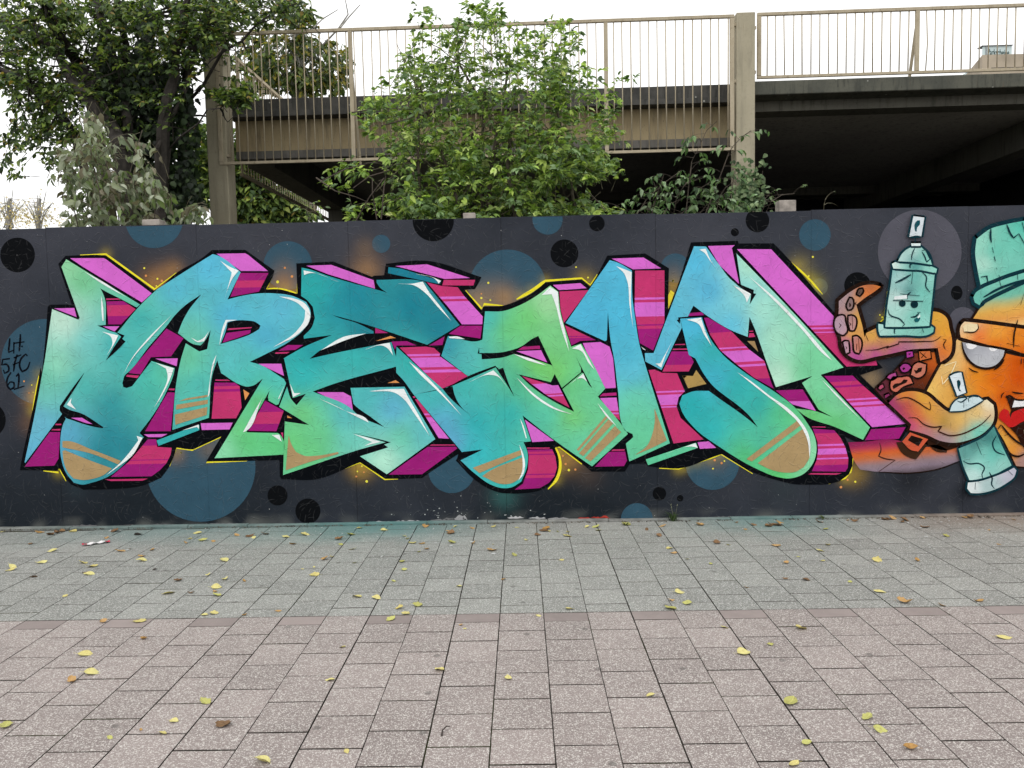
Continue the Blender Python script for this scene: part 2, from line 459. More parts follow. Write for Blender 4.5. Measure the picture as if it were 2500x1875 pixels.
# ---- circles
for s in ('A 190,320 187 k|B -130,665 192 k|E 1140,-50 222 k|G 787,303 150 k|G 1138,-20 84 k|I 858,75 43 k|I 1102,-52 127 k|K 412,870 142 k|K 1485,950 72 k|D 1228,1480 108 k|D 1556,1648 135 k|H 1813,1460 73 k|H 2037,1510 35 k'
          '|A 1665,-65 312 b|A 480,1480 468 b|C 1340,435 263 b|E 578,200 98 b|E 1942,684 422 b|G 605,-62 163 b|I 215,462 158 b|I 1723,105 170 b|I 1770,665 92 d|K 1085,505 452 g|K 1550,1255 150 g|D 398,1172 592 b|F 1340,1200 255 b|H 1570,1735 172 b|J 615,1130 290 b').split('|'):
    tl, xy, r, k = s.split(); x, y = map(float, xy.split(',')); cx, cy = x/ZS+T[tl][0], y/ZS+T[tl][1]; r = float(r)/ZS
    L = Paint(.001)
    ring = [(cx+r*math.cos(a)*(1.0 if not (k == 'k' and r < 20 and tl == 'K') else .85), cy+r*math.sin(a)*(1.06 if tl == 'K' and k == 'k' and r < 20 else 1)) for a in [2*math.pi*i/56 for i in range(56)]]
    col = {'k': (13, 15, 18), 'b': circle_coat(BLUE), 'g': circle_coat((88, 88, 98)), 'd': circle_coat((92, 98, 92))}[k]
    L.poly(ring, col, 0, .03)
    o = L.build('painted_circle', wall)
    o['label'] = {'k': 'black painted circle', 'b': 'muted blue painted circle', 'g': 'grey painted circle', 'd': 'faint greyish painted circle'}[k]

# ---- yellow rim light and sparks
rim = Paint(.002)
for s, wd in RIMS: rim.line(pts(s), wd*1.05, YEL, (.35, .3), 25)
rim.poly(pts('G 1905,760 1910,912 1975,730 1935,700'), (225, 205, 60), 0)
rim.split('yellow_rim_line', wall)
sp = Paint(.0025)
for s in ('A 1560,463 12 y|A 1578,545 14 o|A 1702,578 12 y|A 1750,600 15 o|A 1690,655 9 y|C 1308,460 13 o|C 1385,553 16 o|C 1230,612 18 y|C 1225,680 9 y|B 262,247 11 o|B 345,287 9 y|B 315,373 7 o|B 360,365 6 y|B 1957,1018 8 y|D 187,1018 9 y|F 370,1163 11 y|F 322,1220 10 y|F 310,1275 12 o|F 392,1228 10 o|F 422,1328 16 y'
          '|E 1735,622 13 y|E 1660,786 13 y|E 1757,808 11 y|E 1660,740 9 o|G 913,452 10 y|G 1042,565 11 y|G 1960,600 12 y|G 1943,755 7 y|I 1700,342 13 y|I 1655,548 11 y|I 190,600 11 y|H 770,1052 12 o|H 800,1140 14 o|H 835,1205 15 y|H 905,1200 13 o|J 640,1098 15 o|J 745,1108 10 y|J 715,1130 14 o|J 622,1190 11 y|J 2105,1230 12 y|J 2158,1332 13 y|J 2003,1390 16 o|J 2075,1310 13 o|J 2170,1113 6 y|K 655,1190 9 y|K 680,1215 12 y|K 1440,1410 9 y').split('|'):
    tl, xy, r, k = s.split(); x, y = map(float, xy.split(','))
    sp.dot((x/ZS+T[tl][0], y/ZS+T[tl][1]), float(r)/ZS*.9, (238, 228, 80) if k == 'y' else (222, 150, 90), 10)
for i in range(240):                   # fine spatter of pale and dark specks
    sp.dot((random.uniform(0, 2500), random.uniform(560, 1270)), random.uniform(.4, 1.1), random.choice([(150, 152, 155), (105, 108, 112), (200, 200, 200)]), 6)
tag(sp.build('paint_spark', wall), kind='stuff')

# ---- black outline of the whole word
out = Paint(.003)
out.poly(pts('A 632,418 710,330 870,324 1130,328 1158,334 1662,708 1700,690 1900,520 C 440,335 520,268 880,266 1195,490 1182,540 1105,692 1230,690 1443,742 1432,412 1830,392 E 60,392 480,557 500,545 610,540 630,415 1060,383 1660,560 1640,605 1590,690 1475,692 1665,918 1680,876 1900,866 2060,810'
    ' G 442,730 580,618 975,587 1067,662 1145,530 1250,328 1660,305 1915,465 1905,915 1980,730 I 385,185 890,168 898,197 1275,195 1320,240 1930,940 2010,1030 2100,1380 2212,1540 K 620,1689 L 685,100 440,180 990,710 940,792 870,902 465,917 330,872 270,840'
    ' L 310,920 355,1050 358,1160 320,1250 220,1325 100,1356 J 1700,1362 1500,1357 1300,1310 1060,1232 720,1032 640,1058 255,1187 H 1830,1180 1690,1163 1655,1132 1490,1140 1440,1221 1080,1221 1050,1195 735,952 682,962 720,1060 725,1180 690,1290 630,1372 500,1430 330,1456 150,1456'
    ' F 1900,1455 1750,1410 1580,1302 1385,1102 1400,1076 1410,1032 1060,1262 1020,1291 760,1300 620,1300 350,1121 D 2120,1121 1625,1307 1270,1302 1255,1275 1250,1096 900,1106 460,1112 622,842 320,982 290,982 140,962 100,1080'
    ' B 1830,1165 1740,1290 1560,1365 1200,1410 900,1416 770,1360 700,1280 640,1177 620,1212 470,1207 218,1206 222,1180 300,800 380,430 440,100 A 455,1600 490,1250 518,885 535,858 775,856'), BLACK, 22)
out.build('lettering_outline', wall)['label'] = 'heavy black outline of the lettering'

FC = blend('A 760,450 150,218,165 900,600 112,198,140 1400,800 112,206,160 620,960 200,235,215 700,1050 205,238,220 950,1250 112,202,200 620,1500 152,222,190 1250,1300 55,178,182 1500,1000 52,178,182 1900,700 88,186,215 1500,1500 60,182,180 '
           'B 500,200 112,202,170 480,400 112,196,182 420,650 110,185,215 320,1000 105,185,220 900,300 70,182,176 1200,500 40,146,156 1200,800 34,132,148 1100,1000 30,128,143 750,800 95,172,208 690,1000 82,166,202 1000,1330 45,142,156 1600,300 72,186,170 1750,150 92,200,166 1350,950 32,125,140 '
           'C 500,450 92,190,225 700,1000 85,182,220 1300,900 95,185,215 1500,950 92,190,202 1100,1200 85,180,215 300,1200 112,202,180 250,1400 112,204,150 D 250,100 112,206,170 350,250 72,186,185 300,700 60,176,180 C 700,1500 92,196,202 D 900,250 72,190,190 1200,200 82,200,190 1000,450 108,206,110 800,750 116,212,130 640,980 152,226,180 900,900 95,202,120 1200,950 102,206,130')
FE = blend('C 1600,700 46,172,172 1900,900 40,150,166 E 300,800 30,130,150 900,900 26,126,146 1200,1100 30,125,145 400,1150 30,120,140 C 1600,1350 40,156,166 1500,1500 50,182,182 E 300,1450 60,186,182 900,1500 55,182,176 D 1500,200 50,182,186 1500,600 120,212,130 1700,800 110,206,140 1400,900 110,206,125 1600,1000 110,206,130 1950,650 92,192,200 2050,850 112,206,190 '
           'F 400,450 80,186,190 700,550 96,176,215 800,850 110,206,170 600,1100 192,240,216 1000,800 100,196,202')
FA = blend('F 1100,400 72,186,186 1250,700 96,172,210 1350,900 102,166,210 1600,700 40,176,180 1600,1000 50,190,196 2000,1200 50,186,182 1500,300 66,186,180 E 1300,1300 50,150,176 1500,1400 90,190,190 1750,1000 72,190,190 1950,1100 112,206,120 G 400,1000 110,206,110 600,850 170,226,170 700,1250 126,212,140 500,1500 120,206,90 700,1620 126,206,90 '
           'H 300,250 80,186,150 200,600 46,176,176 600,600 86,200,176 1000,500 106,206,160 1000,900 106,206,166 850,250 106,206,140 1150,200 112,212,170 880,600 126,206,100')
FM = blend('G 1250,550 86,186,220 1100,1000 80,182,220 1400,1000 80,186,220 1450,1400 82,186,216 H 1500,150 96,190,216 1550,450 110,210,176 1600,900 106,206,156 1600,700 106,206,160')
FN = blend('I 450,400 80,186,225 600,700 76,176,220 200,1000 90,186,216 100,1350 90,186,216 850,1050 76,186,225 900,850 122,206,220 1000,700 152,222,216 1100,900 176,230,206 1000,450 182,235,206 1300,1200 172,228,202 J 1350,200 202,240,220 I 1700,1400 120,216,160 J 1600,150 110,206,150 1800,400 116,210,160 1700,600 100,200,100 1950,700 96,196,110 L 400,700 116,210,150 200,500 130,210,166 I 1500,900 150,222,190')
FS = blend('I 400,1100 82,186,225 400,1300 76,186,210 600,1350 50,172,166 600,1600 60,182,190 J 600,200 76,176,216 900,300 50,176,176 400,500 40,172,176 1100,500 50,176,176 600,750 50,182,186 1100,900 82,190,166 1350,600 86,196,140 1000,1050 92,200,120 1300,1280 96,206,110 1720,1000 152,226,180 1500,600 102,206,130 1700,1100 142,220,170')
GR = .02
class Letter:
    def __init__(s, label):
        s.label = label; s.face, s.side, s.ink, s.stripe, s.hi = Paint(.005), Paint(.004), Paint(.006), Paint(.007), Paint(.008)
    def build(s):
        o = s.face.split('painted_letter', wall, 'lower_bar')[0]; o['label'] = s.label
        for p, n in ((s.side, 'side_facet'), (s.ink, 'ink_line'), (s.stripe, 'tan_stripe'), (s.hi, 'highlight')):
            if p.v: p.split(n, o)
        return o

# ---- letter C
q = Letter('turquoise painted letter C at the left end of the word')
q.face.poly(pts('A 720,368 1515,856 1480,887 1310,797 1122,702 960,600 1080,675 1125,760 1146,1075 1055,1084 1245,1157 1268,1162 1530,852 1700,690 2170,750 1985,880 1890,975 1790,1105 1620,1300 1372,1600 B 1362,170 1325,265 1335,308 1370,320 1430,300 1530,170 1640,28 1890,105 1880,160 1800,360 1650,620 1510,805 1555,850 1400,1080 1180,1270 1000,1340 890,1362 800,1340 720,1240 665,1080 655,900 690,700 715,650 680,592 275,1130 270,1118 380,600 490,0 A 465,1620 567,905 850,1020 865,1000 668,450'), FC, 32, GR)
for s in ('A 760,356 1122,355 1145,365 1642,735 1535,833 900,450', 'A 588,898 805,893 831,992', 'A 1113,1092 1292,1090 1240,1147', 'A 1680,1440 1922,1437 1910,1521', 'B 1555,820 1812,815 1745,849 1605,849'): q.side.poly(pts(s), PINK, 0)
for s in ('A 1800,1115 1985,1220 1850,1415 1632,1425 1520,1610 1390,1595', 'B 1815,365 1890,368 1846,786 1570,786', 'B 540,795 652,795 636,1080 590,1157 270,1168'): q.side.poly(pts(s), MAG, 0)
for s in ('A 1150,790 1280,790 1306,802 1150,807', 'B 1375,176 1506,186 1485,212 1364,196', 'B 1830,325 1890,325 1886,345 1820,341', 'B 1135,1306 1600,1297 1540,1320 1200,1323', 'B 605,705 665,705 665,720 600,720', 'B 565,765 656,760 656,778 558,776'): q.side.poly(pts(s), CRIM, 0)
bands(q.side, 'A 1153,822 1335,818 1467,906 1310,1070 1173,1070', [(0, MAG), (862, CRIM), (980, MAG)])
bands(q.side, 'B 1600,872 1690,872 1700,955 1857,965 1845,1040 1800,1130 1730,1205 1640,1272 1200,1278 1400,1110', [(0, MAG), (940, CRIM), (1090, MAG), (1100, CRIM), (1138, MAG)])
for s in ('B 918,148 895,190 690,517 740,547 880,592 1120,740 1110,753 1030,740 720,645 660,580 648,560 652,512 780,330', 'A 1245,1148 1350,1190 1325,1225 1360,1255 1290,1330 1150,1458 1200,1370 1312,1202'): q.ink.poly(pts(s), BLACK, 20)
q.hi2 = Paint(.0065); q.hi2.poly(pts('B 770,640 890,640 1003,708 935,698'), PINK, 0)
for s in ('B 680,892 720,890 1000,985 1310,1105 1280,1142 1000,1030 680,958', 'B 680,1000 705,990 950,1090 1215,1187 1120,1260 1000,1300 900,1312 800,1295 740,1230 695,1120'): q.stripe.poly(pts(s), TAN, 30)
for s in ('A 912,498 1110,606 1372,777 1130,645', 'A 1098,762 1116,850 1126,1032 1112,1032 1100,900', 'A 1108,1148 1282,1190 1250,1260 1162,1402 1220,1260 1208,1212', 'A 1860,970 1650,1195 1430,1450 1336,1612 1430,1435 1600,1225', 'B 1688,48 1882,105 1850,200 1760,390 1668,535 1740,400 1815,180 1798,110', 'B 778,428 770,480 828,552 728,500', 'B 1480,835 1546,856 1430,1050 1300,1155 1150,1262 1320,1110 1470,925 1500,882'): q.hi.poly(pts(s), WHITE, 45)
q.hi2.split('side_facet', q.build())

# ---- letter R
q = Letter('sky blue painted letter R with green feet')
q.face.poly(pts('A 1700,690 C 442,366 530,312 562,320 812,490 832,508 690,802 830,766 950,744 1200,736 1400,766 1540,830 1585,920 1580,1020 1510,1130 1380,1240 1100,1392 930,1475 1020,1498 D 1300,222 1322,270 1240,495 1215,502 1133,455 1128,420 1145,345 1075,470 895,790 905,798 1235,805 1265,830 1302,915 1295,1038 550,1077 870,550 1072,217 960,295 890,304 830,285 620,157 580,20 540,130 490,640 95,772 140,250 190,0 C 240,1275 385,1362 470,1338 510,1130 440,1255 400,1297 345,1290 155,1165 200,1050 270,920 405,750'), FC, 32, GR)
for s in ('C 572,308 880,303 912,320 1127,495 835,494', 'C 1022,1495 1270,1495 1300,1627', 'D 400,700 746,693 712,766 412,773'): q.side.poly(pts(s), PINK, 0)
bands(q.side, 'C 825,515 1132,515 1030,716 720,774', [(0, MAG), (596, CRIM), (672, MAG)])
q.side.poly(pts('C 1340,1293 1506,1293 1420,1345 1238,1356'), MAG, 0)
q.side.poly(pts('C 1212,1372 1362,1367 1330,1385 1200,1387'), CRIM, 0)
q.side.poly(pts('D 558,228 690,228 722,243 558,241'), CRIM, 0)
bands(q.side, 'D 550,260 770,262 820,300 842,530 782,646 518,651', [(0, MAG), (298, CRIM), (330, MAG), (358, CRIM)])
bands(q.side, 'D 1095,455 1297,566 1217,786 913,781', [(0, MAG), (578, CRIM), (706, MAG)])
q.side.poly(pts('D 1265,800 1290,800 1288,862'), CRIM, 0)
for s in ('D 860,335 926,376 880,452', 'D 1335,615 1387,645 1335,641'): q.side.poly(pts(s), ORANGE, 0)
q.ink.poly(pts('C 690,1052 760,1032 900,1028 1000,1048 1046,1085 1030,1122 940,1175 800,1227 618,1281 680,1110'), BLACK, 30)
q.stripe.poly(pts('C 680,1163 942,1129 936,1165 800,1215 638,1268'), MAG, 0); q.stripe.poly(pts('C 700,1114 957,1099 945,1112 690,1133'), CRIM, 0)
for s in ('D 480,393 470,415 165,462 250,430', 'D 480,445 475,490 135,552 140,500', 'D 475,523 465,610 128,716 122,605'): q.stripe.poly(pts(s), TAN, 0)
q.face.poly(pts('B 1695,885 2140,718 2156,720 2156,773 1715,943'), TEAL, 0)
for s in ('C 612,383 720,450 812,490 755,560 690,700 653,818 718,590 738,510', 'C 1248,768 1400,788 1540,858 1582,940 1572,1040 1480,1152 1178,1322 1440,1138 1520,1018 1530,920 1460,850', 'C 298,1213 370,1250 430,1220 492,1142 440,1252 370,1262', 'C 602,1300 640,1100 672,1022 800,1022 690,1042 650,1150', 'C 572,1398 D 505,250 488,405 478,422 500,250 545,15', 'C 902,1488 1075,1567 1000,1532', 'D 200,778 382,713 383,762 362,738', 'D 1307,290 1247,437 1239,432', 'D 1067,427 872,792 858,797 1000,540', 'D 1168,825 1250,822 1277,898'): q.hi.poly(pts(s), WHITE, 45)
q.build()

# ---- letter E
q = Letter('deep teal painted letter E in the middle left of the word')
q.face.poly(pts('C 1490,458 1550,470 E 0,545 515,692 600,715 937,883 640,727 560,667 530,620 528,590 1000,600 1050,612 1425,1078 1075,1290 520,1105 250,1022 48,968 120,998 300,1050 495,1142 500,1168 420,1172 200,1240 C 1900,1265 1700,1345 1575,1442 E 0,1397 690,1262 740,1420 745,1312 1110,1650 F 1240,325 930,390 800,215 742,155 740,88 0,298 D 1612,357 2045,560 F 300,585 620,746 460,627 300,510 280,490 248,318 830,305 1163,870 640,1250 350,1056 655,960 610,930 682,905 630,890 283,807 627,905 445,955 D 1290,1258 1308,680 1572,718 1248,522 1332,305 1378,440 1435,505 1538,380 1395,427 1300,0 C 1290,1440 1500,1322 1818,1185 1515,1225 1512,1195 1600,1100 1633,1000 1610,880 1540,800 1485,765'), FE, 26, GR)
q.face.poly(pts('E 657,452 800,470 1225,602 1213,632 1170,628 653,518'), TEALD, 0)
for s in ('C 1540,437 1810,428 E 497,593 513,686 0,527', 'E 733,440 1075,422 1537,570 1265,580', 'D 1655,364 1940,365 2022,410 2043,559'): q.side.poly(pts(s), PINK, 0)
q.side.poly(pts('E 1255,590 1594,590 1575,650 1238,650'), CRIM, 0)
bands(q.side, 'E 1070,615 1225,655 1405,670 1480,770 1675,985 1670,1070 1450,1070 1300,880', [(0, CRIM), (768, PINK), (795, CRIM), (820, PINK)])
for s in ('E 1435,1085 1668,1085 1650,1223 1308,1172', 'E 690,1256 855,1251 962,1297 745,1298 728,1342', 'E 1263,1200 1240,1293 1093,1299'): q.side.poly(pts(s), MAG, 0)
q.side.poly(pts('E 515,1108 656,1163 515,1166'), (176, 44, 116), 0)
for s in ('E 518,1251 680,1195 737,1218 690,1221', 'F 648,265 735,235 777,263'): q.side.poly(pts(s), ORANGE, 0)
bands(q.side, 'E 778,1320 1060,1310 1150,1325 1215,1385 1210,1412 1528,1642 1240,1763 1100,1640', [(0, CRIM), (1388, PINK), (1410, CRIM), (1426, PINK), (1532, CRIM), (1560, PINK), (1590, CRIM)])
bands(q.side, 'F 943,440 970,440 1312,866 1200,860', [(0, CRIM), (594, PINK), (612, CRIM), (636, PINK)]); q.side.poly(pts('F 918,409 946,409 946,426 924,426'), CRIM, 0)
q.side.poly(pts('F 1122,929 1370,929 1382,940 1103,941'), CRIM, 0)
q.side.poly(pts('F 1080,955 1385,953 1402,970 1020,1250 660,1255'), MAG, 0)
q.stripe.poly(pts('D 1350,833 1382,930 1430,1010 1520,1050 1650,1050 1885,1010 1888,1030 1600,1110 1320,1206'), TAN, 35)
for s in ('C 1512,488 1585,502 1895,613 1560,522 1518,537', 'C 2187,1168 2000,1228 1695,1352 1950,1203', 'D 1365,268 1412,375 1482,374 1400,417', 'D 1678,433 1950,560 2212,685 F 445,692 300,620 0,470', 'E 758,631 900,632 1030,610 1082,700 1220,880 1335,1032 1190,882 1060,735 940,652', 'E 948,523 1130,560 1226,600 1200,630 1180,600', 'E 1308,1204 1400,1200 1485,1230 1320,1219', 'E 405,1342 550,1290 672,1268 707,1403 640,1322 600,1302', 'E 878,1470 1000,1568 F 1200,330 1446,614 1180,342 980,152', 'F 452,353 600,335 825,328 872,420 960,570 1104,838 930,585 830,445 750,382', 'F 278,814 480,868 577,900 397,943 482,902'): q.hi.poly(pts(s), WHITE, 45)
q.build()

# ---- letter A
q = Letter('green and teal painted letter A between the E and the M')
q.face.poly(pts('F 930,390 1240,328 E 1530,1642 1228,1410 1300,1195 1655,1242 1672,1235 1700,930 1900,925 2060,870 G 442,790 635,652 720,718 750,960 800,1130 860,1312 968,1278 H 1065,0 1228,325 1148,412 1425,745 1472,815 1085,1165 690,890 335,615 428,895 345,903 385,1000 380,1180 320,1330 220,1390 120,1400 F 1780,1370 1600,1250 1435,1100 1678,982 1450,1010'), FA, 30, GR)
for s in ('G 663,645 960,625 1027,681 730,701', 'G 985,1272 1175,1260 1275,1312 H 1312,0 1342,318 1230,323 1055,0', 'H 360,660 674,889 440,903'): q.side.poly(pts(s), PINK, 0)
q.side.poly(pts('G 733,715 1047,700 780,1056 745,900'), CRIM, 0)
bands(q.side, 'G 793,1080 1127,1240 955,1250 863,1297', [(0, CRIM), (1195, MAG), (1205, CRIM), (1216, MAG)])
q.side.poly(pts('H 1205,377 1347,368 1350,400 1168,409'), (176, 40, 118), 0)
bands(q.side, 'H 1170,428 1350,422 1387,670 1300,601', [(0, PINK), (566, CRIM), (585, PINK), (603, CRIM)])
q.side.poly(pts('H 383,962 632,962 625,973 383,976'), CRIM, 0); q.side.poly(pts('H 1310,982 1437,980 1437,995 1293,1001'), CRIM, 0)
bands(q.side, 'H 388,985 655,980 690,1060 707,1180 680,1270 620,1342 520,1400 250,1416 340,1350 395,1200 402,1050', [(0, MAG), (1005, CRIM), (1030, MAG), (1042, CRIM), (1245, MAG), (1258, CRIM), (1290, MAG)])
q.side.poly(pts('H 1265,1010 1442,1005 1462,1105 1430,1162 1117,1169'), MAG, 0)
for s in ('F 1515,192 1810,78 1850,117 1895,99 1955,270 2017,414 1940,290 1815,96 1250,337', 'F 1240,325 1350,300 1370,390 1440,520 1534,613 1300,400',
          'E 1636,1318 1640,1380 1900,1368 2100,1303 G 442,1225 505,1195 657,1514 590,1490 240,1390 130,1425 0,1440 E 1665,1447 1662,1392 1620,1385', 'H 293,172 640,256 682,168 892,574 830,545 600,422 430,300',
          'G 913,1423 985,1560 H 1087,320 1075,310 990,158 975,155 766,330 755,322 965,148 966,100'): q.ink.poly(pts(s), BLACK, 25)
q.stripe.poly(pts('G 340,1311 520,1300 526,1335 288,1346'), (172, 40, 116), 0); q.stripe.poly(pts('G 268,1360 535,1348 602,1481'), PINK, 0)
bands(q.stripe, 'H 328,189 660,292 720,288 843,532 600,400 425,270', [(0, CRIM), (268, PINK), (383, CRIM), (398, PINK), (415, CRIM)], -.06)
for s in ('H 1240,613 1252,640 940,997 918,985', 'H 1262,658 1312,700 990,1052 943,1025', 'H 1332,728 1398,795 1070,1110 1008,1075', 'F 2085,988 2092,1040 1640,1237 1568,1180', 'F 2100,1068 2117,1150 2090,1280 2000,1342 1900,1357 1670,1270 1718,1235'): q.stripe.poly(pts(s), TAN, 30)
for s in ('F 1526,257 1700,170 1790,128 1842,180 1940,308 1830,192 1740,177', 'F 2068,927 2112,1030 2132,1150 2100,1272 2058,1317 2100,1220 2105,1100', 'F 2078,648 2104,700 2152,862 2140,860', 'G 542,752 630,668 717,720 730,900 790,1130 838,1364 758,1130 688,850 650,745', 'G 868,1330 960,1284 1002,1360 1113,1562 1050,1490 960,1352', 'G 237,1388 420,1438 594,1514 400,1462',
          'H 268,203 480,398 700,538 884,606 680,548 440,393', 'H 838,287 990,163 1032,252 980,212 930,217', 'H 1143,482 1250,608 1354,737 1230,612'): q.hi.poly(pts(s), WHITE, 45)
q.build()

# ---- letter M
q = Letter('blue and pale green painted letter M at the right end of the word')
q.face.poly(pts('G 1275,378 1330,392 1515,488 1522,800 1550,1000 1600,1300 H 1640,0 1925,915 1488,1112 1450,920 1530,850 1522,815 1440,780 1422,745 1365,350 1322,0 G 1285,1240 1256,930 1245,1240 1225,1252 800,1055'), FM, 24, GR)
q.face.poly(pts('I 415,228 545,230 690,430 830,600 920,657 850,280 1400,850 2030,1535 1790,1612 J 1785,180 L 545,745 470,878 J 1950,745 1600,610 1515,540 1735,572 1915,635 1760,552 1582,265 1695,190 1300,310 1185,0 I 1060,1090 1015,990 995,1205 830,1140 540,965 410,868 350,985 262,1010 285,1105 65,1562 G 1660,1470 1655,1380 1750,1380'), FN, 26, GR)
q.face.poly(pts('I 265,1008 500,990 525,1070 590,1220 720,1390 950,1580 J 1040,205 1300,370 1500,525 1640,700 1720,850 1737,1000 1700,1130 1600,1245 1440,1295 1300,1275 1100,1195 700,960 420,750 290,580 258,490 290,400 400,357 575,350 720,455 900,580 1030,680 1105,745 1040,650 870,490 760,410 620,295 530,180 430,0 I 360,1400 290,1110'), FS, 32, GR)
q.face.poly(pts('H 1665,1090 2180,918 J 440,912 456,965 H 1690,1152'), GREEN, 0)
for s in ('G 1298,360 1640,348 1832,466 1530,476', 'I 568,225 857,215 825,245 905,637 690,430', 'J 455,905 575,895 657,966 480,976'): q.side.poly(pts(s), PINK, 0)
bands(q.side, 'G 1550,490 1867,487 1867,1040 1745,1352 1600,1272 1545,900', [(0, CRIM), (780, PINK), (803, CRIM), (832, PINK), (985, CRIM), (1068, MAG), (1085, CRIM), (1118, MAG)])
bands(q.side, 'I 880,258 1250,260 1922,980 1990,1240 2060,1400 2200,1440 2375,1440 2395,1512 2062,1526', [(0, PINK), (1078, CRIM), (1100, PINK), (1120, CRIM), (1148, PINK), (1160, CRIM)])
bands(q.side, 'I 375,948 500,938 527,970 350,981', [(0, MAG)])
bands(q.side, 'I 525,1000 570,998 820,1145 1010,1340 1175,1465 1250,1700 1278,1765 1060,1643 900,1520 700,1350 590,1180', [(0, MAG), (1145, CRIM), (1312, PINK), (1328, CRIM), (1352, PINK), (1478, CRIM), (1508, PINK), (1532, CRIM), (1670, MAG)], -.06)
for s in ('I 1010,1140 1055,1138 1056,1149 1010,1150', 'I 1015,1165 1060,1165 1076,1205 1005,1211', 'I 215,1285 320,1280 318,1292 208,1293', 'I 190,1332 340,1330 346,1345 184,1346', 'J 1690,735 1830,735 1842,746 1690,743', 'J 1680,1238 2012,1238 1950,1256 1648,1252'): q.side.poly(pts(s), CRIM, 0)
q.side.poly(pts('I 990,1250 1070,1250 1110,1367'), (160, 132, 92), 0)
bands(q.side, 'I 175,1362 355,1362 413,1475 360,1578 76,1580', [(0, MAG), (1506, CRIM)])
bands(q.side, 'H 1695,125 1760,120 1840,155 2003,160 2087,355 2020,420 1998,520 2040,640 2212,800 2290,875 2200,885 1965,918 1700,140', [(0, CRIM), (347, PINK), (365, CRIM), (388, PINK), (500, CRIM), (513, PINK), (528, CRIM)], -.04)
q.side.poly(pts('J 288,183 405,190 440,125 550,275 353,322'), (176, 146, 86), 0); q.side.poly(pts('J 288,183 340,188 310,215 330,262'), YEL, 0)
bands(q.side, 'J 1298,346 1590,334 1732,567 1478,496', [(0, MAG), (462, PINK)])
bands(q.side, 'L 52,190 360,185 440,265 937,705 570,742', [(0, MAG), (236, CRIM), (278, MAG), (300, CRIM), (428, PINK), (446, CRIM), (470, PINK), (503, CRIM), (524, PINK)], -.06)
q.side.poly(pts('L 560,765 932,741 860,866 493,883'), MAG, 0)
bands(q.side, 'J 1698,758 1930,775 2000,860 2050,960 2082,1080 2076,1180 2050,1222 1688,1218 1740,1100 1755,1000 1750,900', [(0, MAG), (806, CRIM), (924, PINK), (944, CRIM), (972, PINK), (1036, CRIM), (1072, PINK), (1088, CRIM), (1150, MAG)], -.03)
for s in ('I 243,995 410,983 522,978 512,992 268,1008 263,1064 229,1026 248,1016', 'I 815,585 920,640 1060,698 1058,735 1087,740 1018,852 1032,745 910,668', 'I 838,238 868,262 925,660 905,640'): q.ink.poly(pts(s), BLACK, 20)
for s in ('H 1758,538 1892,885 1720,970 1548,1042 1680,940 1740,800 1762,680', 'J 1527,673 1568,720 1040,1112 982,1085', 'J 1592,757 1640,850 1667,950 1660,1070 1600,1172 1500,1226 1400,1232 1220,1190 1103,1130'): q.stripe.poly(pts(s), TAN, 30)
for s in ('G 1347,443 1512,505 1507,900 1528,1114 1488,850 1463,600 1430,520', 'G 1947,1258 1872,1420 1832,1537 1768,1493 1820,1490 1870,1400', 'G 1612,1308 1668,1350 1640,1340', 'I 472,263 540,253 600,390 704,524 580,372 530,300', 'I 837,648 950,698 1027,740 985,834 968,780', 'I 337,1019 490,998 540,1150 608,1308 520,1172 468,1070', 'I 1000,545 1300,797 1600,1105 1905,1460 1850,1422 1570,1115 1270,803', 'J 882,148 1020,238 1240,408 1430,538 1560,668 1650,818 1672,950 1662,1077 1638,880 1540,692 1400,557 1200,402', 'J 100,1032 430,913 456,965 410,953', 'J 1788,223 1950,378 2212,658 1940,393'): q.hi.poly(pts(s), WHITE, 45)
q.build()

# ---- handwritten tag in black marker
tg = Paint(.0022)
for s in ('A 108,1220 100,1300 92,1372 148,1350', 'A 152,1262 150,1385', 'A 222,1175 218,1260 208,1362', 'A 150,1275 266,1258', 'A 108,1440 30,1450 22,1510 70,1500 98,1540 88,1580 50,1598 38,1560', 'A 188,1395 165,1470 148,1580', 'A 150,1432 232,1398', 'A 140,1508 205,1480', 'A 296,1410 280,1390 230,1440 215,1530 240,1580 290,1555 325,1475',
          'B 120,150 80,220 82,300 115,335 155,310 150,260 110,255 88,290', 'B 175,195 205,160 205,240 195,325', 'B 150,335 265,298'): tg.line(pts(s), 4.6, (8, 12, 22), (.8, .6), 70)
tg.dot((240/ZS, 1308/ZS+550), 2.2, (8, 12, 22), 8)
tgo = empty('handwritten_tag', parent=wall); tgo['label'] = 'handwritten black tag LH. SFC 61'
tg.split('marker_stroke', tgo)

# ---- scuffed, peeling paint along the foot of the boards
peel = Paint(.003)
def ragged(x0, x1, y, h, col):
    n = max(4, int((x1-x0)/5)); up_ = []; dn = []
    for i in range(n+1):
        x = x0+(x1-x0)*i/n; e = math.sin(math.pi*i/n)**.5
        up_.append((x, y-h*.62*e*random.uniform(.2, 1))); dn.append((x, y+h*e*random.uniform(.05, .35)))
    peel.poly(up_+dn[::-1], col, 0)
for x0, x1, y, h, c in ((915, 960, 1274, 8, 200), (958, 1050, 1273, 7, 170), (1050, 1120, 1270, 7, 120), (1108, 1140, 1266, 20, 165), (1085, 1110, 1266, 6, 110), (1238, 1280, 1264, 9, 190), (1290, 1333, 1265, 8, 175), (1335, 1390, 1266, 7, 150), (98, 240, 1287, 6, 92), (175, 240, 1284, 8, 110), (290, 330, 1283, 10, 72), (345, 440, 1281, 6, 95), (500, 610, 1279, 6, 105), (1740, 1800, 1262, 5, 100), (2040, 2060, 1258, 5, 120)):
    ragged(x0, x1, y, h, (c, c, c+2))
